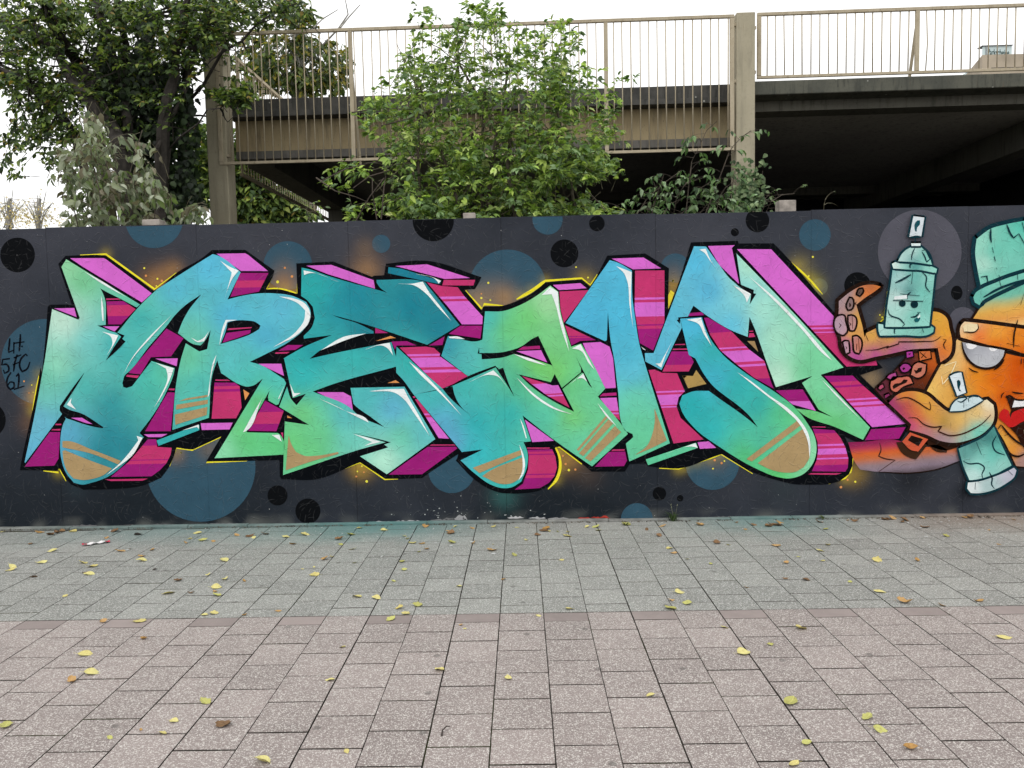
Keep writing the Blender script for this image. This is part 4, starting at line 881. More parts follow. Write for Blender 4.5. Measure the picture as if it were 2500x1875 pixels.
# earth behind and around, one sheet to the horizon
E_M = simple('dark_soil', (.045, .042, .03), .95, .4, 3, .4, 30, .02)
V = []; F = []
gx = [-900, -60, -20, -9, 9, 20, 60, 900]; gy = [-900, -60, -7.6, .03, 30, 900]
for y in gy:
    for x in gx: V.append((x, y, -.03))
nx = len(gx)
for j in range(len(gy)-1):
    for i in range(nx-1):
        F.append((j*nx+i, j*nx+i+1, (j+1)*nx+i+1, (j+1)*nx+i))
hole = [f for f in F if not (gx[f[0] % nx] == -9 and gy[f[0]//nx] == -7.6)]
k = NT('town_ground', .95, .2); p = k.pos(); sp_ = k.n('SeparateXYZ'); k.set(sp_.inputs[0], p)
k.color(k.mix(k.ss(sp_.outputs[1], -.5, .3), k.mix(k.noise(p, .8, 4), (.15, .145, .14), (.22, .21, .20)), k.mix(k.noise(p, 2, 5), (.03, .028, .02), (.06, .055, .035))))
tag(mesh_from('ground', V, hole, k.m), kind='structure')

# ================================================================ fallen leaves and litter
def leaf_outline(n, kind):
    o = []
    for i in range(n+1):
        t = i/n
        w_ = (math.sin(math.pi*t**.85)**.9)*(.36 if kind != 2 else .27)
        if kind == 1: w_ *= 1+.20*math.sin(t*19)
        o.append((t, w_))
    return o
def fallen_leaf_mesh(kind, seed, mat):
    r = random.Random(seed); n = 8; o = leaf_outline(n, kind); V = []; F = []; curl = r.uniform(.10, .55); fold = r.uniform(.05, .5); tw = r.uniform(-.5, .5)
    for i, (t, w_) in enumerate(o):
        zc = curl*(t-.5)**2*1.3+.02*math.sin(t*9+seed)
        for s in (-1, -.5, 0, .5, 1):
            y = s*w_; z = zc+fold*abs(s)*w_*1.1+tw*s*w_*(t-.5)+.03*math.sin(7*t+3*s+seed)*abs(s)
            V.append((t-.5, y, max(z, 0)+.012))
    for i in range(n):
        for j in range(4): F.append((i*5+j, (i+1)*5+j, (i+1)*5+j+1, i*5+j+1))
    b = len(V)                         # stalk
    V += [(-.5, -.012, .02), (-.5, .012, .02), (-.78, .03+.1*tw, .05), (-.78, .05+.1*tw, .05)]; F += [(b, b+1, b+3, b+2)]
    me = bpy.data.meshes.new('fallen_leaf'); me.from_pydata(V, [], F); me.materials.append(mat)
    me.polygons.foreach_set('use_smooth', [True]*len(F)); me.update(); return me
def leaf_litter_mat(name, a, b, c):
    k = NT(name, .6, .3); p = k.pos(); oi = k.n('ObjectInfo'); ob = k.obj(); sp_ = k.n('SeparateXYZ'); k.set(sp_.inputs[0], ob)
    col = k.mix(oi.outputs['Random'], a, b); col = k.mix(k.math('MULTIPLY', k.ss(k.noise(p, 70, 3), .5, .75), .55), col, c)
    vein = k.ss(k.math('ABSOLUTE', sp_.outputs[1]), 0, .035, .45, 0); col = k.mix(vein, col, tuple(min(1, x*1.35+.03) for x in a))
    k.color(col); k.bump(k.noise(ob, 12, 3), .3, .05); return k.m
LM = {'y': leaf_litter_mat('yellow_leaf', (.64, .59, .24), (.56, .48, .17), (.36, .26, .09)), 'g': leaf_litter_mat('green_yellow_leaf', (.50, .50, .16), (.38, .37, .11), (.24, .18, .06)),
      'o': leaf_litter_mat('tan_leaf', (.42, .24, .07), (.50, .32, .14), (.20, .10, .04)), 'b': leaf_litter_mat('brown_leaf', (.17, .095, .045), (.26, .15, .07), (.07, .04, .02)), 'd': leaf_litter_mat('dark_leaf', (.06, .05, .045), (.10, .085, .07), (.03, .025, .02))}
LMESH = {c: [fallen_leaf_mesh(i % 3, i*13+ord(c), LM[c]) for i in range(5)] for c in LM}
LZ = {'P': 0, 'Q': 800, 'S': 1600}
LEAVES = ('P 80,455,y,90 70,472,y,80 245,430,y,100 310,358,y,60 185,315,b,35 235,248,o,60 300,262,b,70 345,250,b,60 375,240,b,50 440,240,y,60 20,243,y,40 690,240,b,70 830,262,d,85 495,430,y,75 550,452,y,65 535,498,y,85 510,490,b,35 200,515,b,40 390,628,y,35 720,360,o,60 850,392,o,45 850,418,y,65 915,352,o,35 930,470,d,30 1070,538,b,50 1010,612,y,80 1145,612,b,40 1300,578,y,65 1290,603,o,35 1300,625,g,65 1350,528,y,50 1465,537,o,40 1250,500,y,40 1345,415,y,80 1140,285,y,30 1220,297,g,60 1185,250,y,50 1420,265,o,40 1500,270,b,70 1520,280,y,40 1590,257,b,60 1715,275,y,50 1755,317,o,55 1830,262,y,80 '
          '1945,408,o,70 1990,393,y,40 2130,430,g,35 1885,455,y,25 1885,503,y,65 1815,467,y,20 2140,632,y,75 1230,742,y,45 1285,733,y,55 1470,745,o,35 1670,720,o,40 620,785,o,45 840,780,y,85 860,888,o,45 515,980,y,95 555,1092,y,95 435,1140,o,65 2055,935,y,45 1980,1135,y,60 1230,1265,g,80 1045,1380,y,55 1345,1403,b,110 975,1455,y,60 660,1480,g,35 35,1410,g,80 1580,1625,y,110 2080,1562,y,40 845,1432,o,25 780,345,o,30 1115,310,o,30 1280,300,o,30 640,280,o,25 '
          'Q 80,320,g,35 70,288,b,55 150,347,y,50 140,262,g,60 190,222,y,40 340,235,y,55 465,270,y,50 480,285,y,30 510,310,y,60 565,315,o,45 585,213,o,45 740,250,b,85 725,240,o,40 595,347,o,45 550,365,g,30 445,425,g,50 460,472,g,40 395,542,g,35 765,213,y,30 865,222,o,40 745,310,g,55 877,312,o,35 995,318,y,20 985,355,o,70 995,212,y,50 1135,218,y,30 1310,225,o,90 1295,238,b,60 1325,240,y,35 1380,243,g,25 1260,263,b,45 1440,270,y,90 1425,262,b,40 1190,292,y,40 1120,385,g,45 1405,412,y,35 1055,530,o,35 790,572,y,40 430,703,y,55 540,685,g,70 470,733,y,65 380,768,g,70 290,642,y,60 800,803,o,30 823,825,y,25 1265,748,y,38 1455,705,y,65 670,1072,y,75 1080,1125,y,55 1935,1225,y,60 1610,215,g,60 1625,235,g,40 1790,200,g,80 1915,232,b,30 1555,215,y,35 1440,245,y,30 '
          'S 40,210,o,55 265,203,o,70 20,268,b,45 365,312,b,60 440,322,y,30 725,328,o,65 330,437,g,30 545,577,o,40 785,430,o,40 780,525,b,40 905,532,b,60 1170,545,g,30 1035,323,y,40 990,357,y,55 1005,418,y,30 1325,417,y,60 1570,417,o,40 700,200,b,80 730,205,b,70 745,190,o,50 680,212,b,50 590,203,b,40 485,188,b,25 985,185,b,50 1195,180,b,45 1020,228,g,40 1350,155,b,70 1370,150,b,40 1500,175,b,70 1480,185,b,40 1560,140,o,45 1615,215,b,55 1405,155,o,70 1795,133,o,40 1890,158,b,60 1745,272,g,40 1345,603,y,70 1495,668,o,100 1717,685,o,45 1940,660,o,55 415,817,y,50 875,825,y,80 690,922,g,38 530,970,y,100 2090,880,y,85 810,1270,g,110 1270,1360,g,85 1345,1435,g,80 905,1515,g,80 1530,1545,o,80 830,1640,y,80 2060,320,o,25 2150,172,o,25 85,343,y,45 110,372,o,45 190,407,g,30 145,607,y,75 95,655,o,40 190,675,g,60 90,705,g,80 860,395,g,25 2000,235,o,25 540,230,o,25 1130,160,o,25')
CN = {'y': 'yellow', 'g': 'greenish', 'o': 'tan', 'b': 'brown', 'd': 'dark grey'}
SPECIAL = {('P', 1580): 'large yellow fallen leaf at the very front edge left of centre', ('P', 1345): 'long curled brown leaf on the front rose pavers, left of the centre', ('P', 35): 'greenish yellow curled leaf at the left picture edge on the rose pavers', ('P', 435): 'orange tan leaf alone on the rose pavers at the left',
           ('Q', 670): 'pale yellow leaf lying across a column joint in the middle of the rose pavers', ('Q', 1080): 'bright yellow small leaf just right of the middle on the rose pavers', ('Q', 1935): 'yellow oval leaf standing tilted on the rose pavers right of centre', ('S', 530): 'ragged pale yellow leaf with a hole on the right rose pavers', ('S', 810): 'wide greenish yellow leaf with a dark midrib on the right front pavers',
           ('S', 1270): 'upper one of two greenish round leaves at the right front', ('S', 1345): 'lower one of two greenish round leaves at the right front', ('S', 1495): 'large pinkish tan leaf on the colour border at the right', ('S', 1530): 'tan folded leaf near the bottom right corner', ('S', 2090): 'yellow ragged leaf at the far right on the rose pavers', ('S', 875): 'pale yellow pointed leaf just below the colour border at the right', ('S', 830): 'yellow leaf at the bottom edge right of centre', ('S', 905): 'folded greenish yellow leaf near the bottom, right of centre'}
z = 'P'; used_sp = set(); REC = []
LETTERS = ((-9, -3.55, 'the handwritten tag'), (-3.55, -2.75, 'letter C'), (-2.75, -1.85, 'letter R'), (-1.85, -.75, 'letter E'), (-.75, .35, 'letter A'), (.35, 1.2, 'the left M half'), (1.2, 2.35, 'the right M half'), (2.35, 9, 'the octopus'))
for tk in LEAVES.split():
    if tk in LZ: z = tk; continue
    x, y, c, wd = tk.split(','); x, y, wd = float(x), float(y), float(wd)
    P3 = ground(LZ[z]+x*.40688, 1200+y*.40688)
    if P3[1] > -.06: P3[1] = -.075-random.random()*.05
    dist = np.linalg.norm(P3-CAMP); size = min(.078, wd*.40688/FPX*dist*.92)
    o = bpy.data.objects.new('fallen_leaf', random.choice(LMESH[c])); COL.objects.link(o)
    o.location = (P3[0], P3[1], .002); o.rotation_euler = (random.gauss(0, .2), random.gauss(0, .2), random.choice([0, math.pi])+random.gauss(0, .6))
    o.scale = (size, size*random.uniform(.8, 1.15), size*random.uniform(.7, 1.6))
    key = (z, int(x))
    zone = 'on the rose pavers' if P3[1] < -2.1 else ('on the grey pavers' if P3[1] < -.7 else 'close under the wall')
    u_ = LZ[z]+x*.40688
    under = next(n_ for a_, b_, n_ in LETTERS if a_ <= P3[0]/max(.35, (P3[1]+CAMD)/CAMD) < b_)
    if key in SPECIAL and key not in used_sp:
        used_sp.add(key); tag(o, SPECIAL[key], 'leaf', 'fallen leaves scattered on the paving')
    else: REC.append((CN[c], zone, under, u_, o))
ORD = ['leftmost', 'second from left', 'third from left', 'fourth from left', 'fifth from left', 'sixth from left', 'seventh from left', 'eighth from left', 'ninth from left', 'tenth from left']
bins = {}
for r_ in REC: bins.setdefault(r_[:3], []).append(r_)
for (cn, zone, under), L_ in bins.items():
    L_.sort(key=lambda r_: r_[3])
    for i, r_ in enumerate(L_):
        lb = '%s fallen leaf %s below %s' % (cn, zone, under) if len(L_) == 1 else '%s of the %s leaves %s below %s' % (ORD[min(i, 9)] if i < len(L_)-1 or i == 1 and len(L_) > 2 else 'rightmost', cn, zone, under)
        tag(r_[4], lb, 'leaf', 'fallen leaves scattered on the paving')

# crumpled red and white paper strip
k = NT('printed_paper', .6, .3); ob = k.obj(); sp_ = k.n('SeparateXYZ'); k.set(sp_.inputs[0], ob)
k.color(k.mix(k.ss(k.math('ABSOLUTE', sp_.outputs[0]), .062, .064), (.75, .72, .72), (.62, .04, .09)))
V = []; F = []
for i in range(11):
    t = i/10
    for j in range(3): V.append(((t-.5)*.19, (j-1)*.024, .006+.006*math.sin(i*1.7+j)+.004*abs(j-1)))
for i in range(10):
    for j in range(2): F.append((i*3+j, (i+1)*3+j, (i+1)*3+j+1, i*3+j+1))
o = mesh_from('paper_strip', V, F, k.m); P3 = ground(577*.40688, 1200+316*.40688); o.location = (P3[0], P3[1], .003); o.rotation_euler = (0, 0, .55)
tag(o, 'crumpled red and white paper strip on the grey pavers at the left', 'litter')
# bent twig
mb = MB(); A = ground(800+735*.40688, 1200+1430*.40688); B = ground(800+690*.40688, 1200+1445*.40688); Cc = ground(800+685*.40688, 1200+1470*.40688)
mb.tube([A+[0, 0, .014], (A+B)/2+[0, .008, .016], B+[0, 0, .010], Cc+[0, 0, .005]], [.0016, .0024, .003, .004], 6)
tag(mb.build('twig', simple('dark_stalk', (.05, .04, .035), .8)), 'short bent dark leaf stalk on the front rose pavers', 'twig')
# white paint flecks and crumbs
mb = MB()
for i in range(420):
    if i < 300: x, y = random.uniform(-4.4, 4.4), -.06-abs(random.gauss(0, .45))
    else: x, y = random.gauss(3.0, .9), -.1-abs(random.gauss(0, .9))
    s_ = random.uniform(.002, .007)*(2.2 if random.random() < .06 else 1); a = random.random()*6
    q = [(x+s_*math.cos(a+t)*(1.5 if t % 2 < 1 else 1), y+s_*math.sin(a+t), .0035) for t in (0, 1.2, 2.5, 3.9, 5.1)]
    b = len(mb.v); mb.v += q+[(x, y, .006)]; mb.f += [(b+i_, b+(i_+1) % 5, b+5) for i_ in range(5)]
tag(mb.build('paint_flecks', simple('pale_flecks', (.55, .56, .55), .8, .2)), 'pale paint flecks and crumbs on the paving below the wall', kind='stuff')
# dirt and crumbs caught between edging and pavers
mb = MB()
for i in range(900):
    x, y = random.uniform(-4.6, 4.6), -.058-abs(random.gauss(0, .018)); s_ = random.uniform(.003, .009); z_ = .004
    if noise.noise((x*2.5, 0, 3)) < -.1: continue
    a = random.random()*6; q = [(x+s_*math.cos(a+t), y+s_*.7*math.sin(a+t), z_) for t in (0, 1.6, 3.1, 4.7)]
    b = len(mb.v); mb.v += q+[(x, y, z_+s_*.9)]; mb.f += [(b+i_, b+(i_+1) % 4, b+4) for i_ in range(4)]
tag(mb.build('dirt_crumbs', simple('dirt', (.075, .062, .045), .95, .5)), 'dark dirt and leaf crumbs caught along the edging', kind='stuff')
for sx, lb in ((1528, 'flat green weed in the paving joint below the middle of the wall'), (2010, 'tiny weed tuft at the wall foot below the octopus')):
    g_ = ground(sx, 1283 if sx < 1600 else 1268); w_ = tag(empty('weed', (g_[0], g_[1] if g_[1] < -.06 else -.07, 0)), lb, 'weed'); mb = MB()
    for i in range(14):
        a = random.uniform(0, 6.28); L = random.uniform(.02, .055); p2 = np.array([math.cos(a)*L, math.sin(a)*L*.6, random.uniform(.012, .035)]); n_ = np.array([-math.sin(a), math.cos(a), 0])*.004
        b = len(mb.v); mb.v += [tuple(-n_*.6), tuple(n_*.6), tuple(p2*.6+n_*1.5+[0, 0, .008]), tuple(p2*.6-n_*1.5+[0, 0, .008]), tuple(p2)]; mb.f += [(b, b+1, b+2, b+3), (b+3, b+2, b+4)]
    mb.build('blades', simple('weed_leaf', (.09, .12, .04), .7), w_)
# weed growing at the foot of the wall
wd = empty('weed', tuple(ground(1645, 1275)*[1, 0, 0]+[0, -.06, 0])); tag(wd, 'small green weed growing from the joint at the foot of the wall', 'weed')
mb = MB(); ml = MB()
for i in range(26):
    a = random.uniform(0, 6.28); h = random.uniform(.03, .09); L = random.uniform(.03, .09)
    p0 = np.array([random.gauss(0, .012), random.gauss(0, .006), 0]); p2 = p0+[math.cos(a)*L, -abs(math.sin(a))*L*.5, h]; p1 = (p0+p2)/2+[0, 0, .02]
    n_ = np.array([-math.sin(a), math.cos(a), 0])*.004
    b = len(mb.v); mb.v += [tuple(p0-n_), tuple(p0+n_), tuple(p1+n_*1.3), tuple(p1-n_*1.3), tuple(p2)]; mb.f += [(b, b+1, b+2, b+3), (b+3, b+2, b+4)]
for i in range(3):
    p = np.array([random.gauss(0, .01), 0, 0]); q = p+[random.gauss(0, .04), -.01, random.uniform(.10, .14)]
    ml.tube([p, (p+q)/2+[.005, 0, 0], q], [.0015, .0012, .001], 4); ml.tube([q, q+[.004, 0, .012]], [.004, .002], 5)
mb.build('blades', simple('weed_green', (.05, .085, .025), .7), wd); ml.build('flower_stem', simple('weed_stem', (.16, .17, .11), .8), wd)
# ================================================================ hoarding frame behind the boards
POSTM = simple('weathered_timber', (.30, .27, .24), .85, .3, 14, .3, 60)
for x, y0, y1 in ((372, 537, 560), (1146, 521, 545), (1920, 490, 520)):
    a = at(x, y0, .08); wd = {372: .145, 1146: .10, 1920: .135}[x]
    mb = MB(); mb.box((a[0]-wd/2, .047, -.02), (a[0]+wd/2, .047+wd*.8, a[2]), .004); mb.build('post', POSTM, wall)
for z in (.35, 1.25, 2.3):
    mb = MB(); mb.box((-6.4, .0205, z), (6.0, .046, z+.09)); mb.build('rail', POSTM, wall)

# ================================================================ parking deck behind
SY, STH = 5.2, -.0154                  # front plane: slightly turned to the hoarding
SC, SS = math.cos(STH), math.sin(STH)
def sl(x, y, v=0.0):                   # photo pixel -> (u, z) on the plane v metres behind the railing plane
    d = ray(x, y); n = np.array([-SS, SC, 0]); o = np.array([0, SY, 0])+n*v
    t = ((o-CAMP)@n)/(d@n); P = CAMP+d*t
    return (P-np.array([0, SY, 0]))@np.array([SC, SS, 0]), P[2]
def stained(name, base, dark, lite, streak=.6, scale=1.2, speck=0):
    k = NT(name, .9, .2); p = k.obj(); sp_ = k.n('SeparateXYZ'); k.set(sp_.inputs[0], p)
    st = k.noise(k.scale(p, (7, 7, .8)), 2.2, 5, .6); n1 = k.noise(p, scale, 5, .6); n2 = k.noise(p, 26, 4)
    col = k.mix(k.ss(n1, .32, .68), base, lite); col = k.mix(k.math('MULTIPLY', k.ss(st, .48, .72), streak), col, dark)
    col = k.mix(k.math('MULTIPLY', k.ss(n2, .55, .8), .4), col, dark)
    fl = k.noise(k.scale(p, (30, 30, 8)), 1.6, 3, .6); col = k.mix(k.math('MULTIPLY', k.ss(fl, .66, .70), .6), col, dark)
    rn = k.noise(k.scale(p, (40, 40, 3)), .9, 4, .65); col = k.mix(k.math('MULTIPLY', k.ss(rn, .60, .78), .35), col, (.13, .075, .04))
    if speck:
        v = k.n('TexVoronoi', feature='F1'); v.inputs['Scale'].default_value = 9; k.set(v.inputs['Vector'], p)
        cs = k.n('SeparateColor'); k.set(cs.inputs[0], v.outputs['Color'])
        col = k.mix(k.math('MULTIPLY', k.ss(v.outputs['Distance'], .08, .16, 1, 0), k.ss(cs.outputs[0], .72, .78)), col, (.40, .40, .36))
    k.color(col); k.bump(k.math('ADD', n2, k.noise(p, 90, 3)), .3, .006); return k.m
M_COL = stained('sand_painted_column', (.36, .325, .235), (.19, .175, .135), (.41, .37, .27), .35, 2.5)
M_BEAM = stained('tan_painted_beam', (.32, .255, .15), (.12, .10, .075), (.37, .30, .18), .55)
M_SLAB = stained('mossy_concrete', (.075, .078, .066), (.025, .028, .026), (.115, .115, .092), .7, 2.0, 1)
M_PARA = stained('blackened_concrete', (.058, .058, .055), (.02, .021, .021), (.10, .098, .09), .6, 3, 1)
M_CEIL = stained('sooty_soffit', (.34, .32, .29), (.11, .105, .095), (.42, .40, .36), .6, .5)
M_EDGE = stained('grimy_edge_beam', (.105, .102, .085), (.035, .034, .03), (.14, .135, .11), .6, .8)
M_PARA2 = stained('grey_beam_strip', (.12, .115, .105), (.05, .048, .045), (.16, .15, .135), .5, 3)
M_RAIL = stained('cream_painted_steel', (.42, .36, .255), (.20, .16, .11), (.47, .41, .30), .35, 6)
M_DARK = simple('dark_interior', (.016, .016, .016), .95, .3)  # near-black colour carries the shade of the unlit deck interior
deck = tag(empty('parking_deck', (0, SY, 0), STH), 'open concrete parking deck on sand coloured columns behind the hoarding', 'parking garage')
def bx(name, lo, hi, mat, parent=None, bev=0.0):
    mb = MB(); mb.box(lo, hi, bev); return mb.build(name, mat, parent if parent is not None else deck)
uL, _ = sl(506, 300); uL2, _ = sl(550, 300); uR, _ = sl(1797, 300); uR2, zRt = sl(1843, 30)
_, zLt = sl(520, 78)
# columns
bx('column', (uL-.02, .0, -.1), (uL2+.0, .30, zLt), M_COL, None, .008)
bx('column', (uR, -.02, -.1), (uR2, .30, zRt), M_COL, None, .008)
for u0 in (uL+.10, uR+.08):
    for zz in (4.2, 5.2):
        pass
uE = uR2+7.5                           # right end, far out of the frame
uW = sl(563, 300, .4)[0]               # left edge of the deck
# left bay
_, zP1 = sl(1740, 207, .35); _, zP0 = sl(1740, 240, .35); _, zG0 = sl(1740, 251, .3)
_, zB1 = sl(1740, 256, .5); _, zB0 = sl(1740, 337, .5)
bx('parapet', (uW, .35, zP0), (uR+.14, .60, zP1), M_PARA)
bx('ledge', (uW, .28, zG0), (uR+.14, .62, zP0-.003), M_PARA)
bx('beam_lower_strip', (uW+.03, .485, sl(1740, 356, .485)[1]), (uR+.14, .88, zB0-.003), M_PARA2)  # darker grey strip along the lower edge of the tan beam
bx('beam', (uW+.03, .50, zB0), (uR+.14, .86, zG0-.003), M_BEAM)
# right bay
_, zS1 = sl(1850, 198, .12); _, zS0 = sl(1850, 232, .12); _, zR0 = sl(1850, 273, .45)
bx('slab_edge', (uR2+.01, .12, zS0), (uE, .60, zS1), M_SLAB, None, .01)
bx('edge_beam', (uR2+.01, .45, zR0), (uE, .80, zS0-.003), M_EDGE)
# deck plate, soffit, floor below, far walls
DEP = 17.0
bx('deck_plate', (uW, .863, zR0+.03), (uE, DEP, zP1-.35), M_CEIL)
bx('side_beam', (uW+.02, 1.0, 4.30), (uW+.45, DEP-.003, zR0+.02), M_EDGE)
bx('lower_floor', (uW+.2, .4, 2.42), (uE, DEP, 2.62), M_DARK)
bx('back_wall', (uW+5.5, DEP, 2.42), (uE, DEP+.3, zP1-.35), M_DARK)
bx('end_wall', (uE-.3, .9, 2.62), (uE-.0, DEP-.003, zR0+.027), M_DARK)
for u in (uR2+4.75, uR2-.32): bx('cross_beam', (u, .803, zR0-.42), (u+.42, DEP-.003, zR0+.027), M_EDGE)
bx('rear_beam', (uW, 7.2, zR0-.15), (uE-.31, 7.6, zR0+.028), M_EDGE)
bx('rear_beam', (uW, 12.8, zR0-.15), (uE-.31, 13.2, zR0+.028), M_EDGE)
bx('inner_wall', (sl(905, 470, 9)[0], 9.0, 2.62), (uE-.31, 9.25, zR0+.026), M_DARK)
for v_ in (5.4, 11.0): bx('rear_column', (uW+.1, v_, 2.62), (uW+.42, v_+.32, zR0+.028), M_EDGE)

# ---- railings: each bar, post and rail a part of its own
def bar_part(root, name, a, b, r, nseg=6, bend=0):
    mb = MB(); a = np.array(a, float); b = np.array(b, float)
    mb.tube([a, b] if not bend else [a, a*.55+b*.45+np.array([bend, 0, 0]), b], r, nseg); return mb.build(name, M_RAIL, root, True)
def railing(label, uA, uB, zA0, zA1, post_us, v=0.0, bar0=None, pitch=.1305, bent=None, brace=True):
    root = tag(empty('railing', tuple(deck.matrix_basis @ Vector(((uA+uB)/2, v, zA0))), STH), label, 'railing')
    cu = (uA+uB)/2; h = zA1-zA0
    def b_(name, lo, hi): mb = MB(); mb.box(lo, hi, .003); return mb.build(name, M_RAIL, root)
    b_('top_rail', (uA-cu, -.022, h-.045), (uB-cu, .022, h)); b_('bottom_rail', (uA-cu, -.018, 0), (uB-cu, .018, .04))
    for u in (uA+.03, uB-.03): b_('end_post', (u-.03-cu, -.02, .042), (u+.03-cu, .021, h-.047))
    for u in post_us:
        b_('post', (u-.028-cu, -.021, .041), (u+.028-cu, .023, h-.047))
        if brace: mb = MB(); mb.tube([(u-cu+.03, .30, -.02), (u-cu+.0, .035, h*.70)], .022, 4); mb.build('brace', M_RAIL, root)
    u = bar0 if bar0 else uA+.10; i = 0
    while u < uB-.07:
        if all(abs(u-p) > .045 for p in post_us):
            bar_part(root, 'bar', (u-cu, 0, .041), (u-cu+random.gauss(0, .004), random.gauss(0, .003), h-.046), .0085*random.uniform(.9, 1.12), 6, (.02 if bent is not None and abs(i-bent) < .5 else 0))
        u += pitch; i += 1
    return root
# left, tall, hung in front of the slab
a0 = sl(537, 404); a1 = sl(1792, 366); t0 = sl(1792, 36)
r1 = railing('tall cream railing hung in front of the left deck bay', a0[0], a1[0], (a0[1]+a1[1])/2, t0[1], [sl(858, 200)[0], sl(1480, 200)[0]], 0.0, sl(562, 300)[0], sl(1583.4, 150)[0]-sl(1562, 150)[0])
b0 = sl(1848, 193, .2); b1 = sl(1848, 32, .2)
r2 = railing('low cream railing on the right deck bay beside the column', b0[0], uE, b0[1], b1[1], [sl(2239, 100, .2)[0]], .2, sl(1873, 100, .2)[0], sl(1873+21.4, 100, .2)[0]-sl(1873, 100, .2)[0], 18)
# brackets fixing the frames to the columns
for (u, v, z) in ((uR2, .05, sl(1845, 57)[1]), (uR2, .05, sl(1845, 167)[1])): bx('bracket', (u, v+.10, z-.02), (u+.06, v+.16, z+.02), M_RAIL, deck)
for z in (sl(1790, 60)[1], sl(1790, 198)[1]): bx('bracket', (uR-.05, .0, z-.02), (uR+.0, .05, z+.02), M_RAIL, deck)
bx('bracket', (uL2, .0, sl(550, 380)[1]-.02), (uL2+.05, .05, sl(550, 380)[1]+.02), M_RAIL, deck)
# railing running back along the left deck edge
def side_railing(label, u, z0, z1, v0, v1):
    root = tag(empty('railing', tuple(deck.matrix_basis @ Vector((u, v0, z0))), STH), label, 'railing'); h = z1-z0
    for nm, za, zb in (('top_rail', h-.05, h), ('bottom_rail', 0, .05)):
        mb = MB(); mb.box((-.022, 0, za), (.022, v1-v0, zb)); mb.build(nm, M_RAIL, root)
    v = .05
    while v < v1-v0:
        post = abs((v % 2.0)-.05) < .05
        mb = MB(); mb.tube([(0, v, .05), (0, v, h-.05)], .024 if post else .0085, 6); mb.build('post' if post else 'bar', M_RAIL, root); v += .13
    return root
zsb = sl(560, 430, .9)[1]; zst = sl(543, 141, .9)[1]
side_railing('cream railing running back along the left deck edge', uW-.06, zsb, zst, .9, 9.5)

# ---- stair tower with the car park sign on the deck
tw_o = at(2420, 200, 21.0)
tower = tag(empty('stair_tower', (tw_o[0], 21.0, tw_o[2]-1.0)), 'beige stair tower with a glazed sign band reading Parkscheine on the deck', 'stair tower')
M_TW = simple('beige_render', (.40, .34, .26), .85, .15, 1.5)
k = NT('pale_sign_glass', .15, .5); k.color((.55, .66, .66)); M_SG = k.m
TY = 21.0
def tz(y, Y=TY): return at(2420, y, Y)[2]-(tw_o[2]-1.0)
def tx(x, Y=TY): return at(x, 150, Y)[0]-tw_o[0]
def tbox(name, lo, hi, m): mb = MB(); mb.box(lo, hi, .01); return mb.build(name, m, tower)
xf = tx(2398)
def prism(name, xy, z0, z1, m):
    n = len(xy); V = [(a, b, z0) for a, b in xy]+[(a, b, z1) for a, b in xy]
    F = [tuple(range(n-1, -1, -1)), tuple(range(n, 2*n))]+[(i, (i+1) % n, n+(i+1) % n, n+i) for i in range(n)]
    return mesh_from(name, V, F, m, tower)
xl = at(2332, 150, 27.0)[0]-tw_o[0]
foot = [(xf, 0), (tx(2560), 0), (tx(2560), 7.5), (xl+.3, 9.0)]
prism('body', foot, tz(230), tz(133.5), M_TW)
prism('sign_band', [(xf+.01, .03), (tx(2471), .03), (tx(2471), 3.0), (xl+1.2, 6.5)], tz(133.5)+.002, tz(112), M_SG)
M_TR = simple('grey_trim', (.30, .31, .32), .5, .1)
tbox('coping', (xf-.03, -.02, tz(112)+.002), (tx(2471)+.03, .3, tz(111)+.01), M_TR)
tbox('mullion', (tx(2408)-.02, .0, tz(133)), (tx(2408)+.02, .028, tz(112)), M_TR)
tbox('dark_window_strip', (tx(2420), -.015, tz(171)), (tx(2560), -.003, tz(165.5)), simple('dark_strip', (.05, .05, .05), .5))
cu = bpy.data.curves.new('lettering', 'FONT'); cu.body = 'Parkscheine'; cu.size = .17; cu.extrude = .004
to = bpy.data.objects.new('lettering_tmp', cu); COL.objects.link(to)
dg = bpy.context.evaluated_depsgraph_get(); me = bpy.data.meshes.new_from_object(to.evaluated_get(dg)); bpy.data.objects.remove(to)
me.materials.clear(); me.materials.append(simple('dark_green_print', (.03, .07, .06), .6))
o = link('lettering', me, tower)
wd_ = max(v.co.x for v in me.vertices); s_ = (tx(2464)-tx(2411))/wd_; o.scale = (s_, s_*1.9, s_); o.rotation_euler = (math.pi/2, .06, 0); o.location = (tx(2411), .022, tz(133.0))
# ================================================================ plants
def leaf_mat(name, rough=.55, trans=.35):
    k = NT(name, rough, .35); a = k.n('Attribute'); a.attribute_name = 'paint'
    k.color(a.outputs['Color'])
    tr = k.n('BsdfTranslucent'); k.set(tr.inputs[0], k.mix(1.0, a.outputs['Color'], (1.0, 1.08, .66), 'MULTIPLY'))
    mx = k.n('MixShader'); mx.inputs[0].default_value = trans
    k.t.links.new(k.b.outputs[0], mx.inputs[1]); k.t.links.new(tr.outputs[0], mx.inputs[2])
    k.t.links.new(mx.outputs[0], k.t.nodes['Material Output'].inputs[0]); return k.m
LEAFM = leaf_mat('foliage')
BARK = simple('bark', (.085, .070, .055), .9, .35, 9, .5, 40, .01)
BARKD = simple('dark_bark', (.040, .035, .030), .95, .35, 9, .5, 40, .01)
BARKG = simple('pale_bark', (.30, .29, .26), .9, .25, 5, .3, 40, .01)
TWIG = simple('green_twig', (.13, .12, .075), .8, .3, 9, 0)
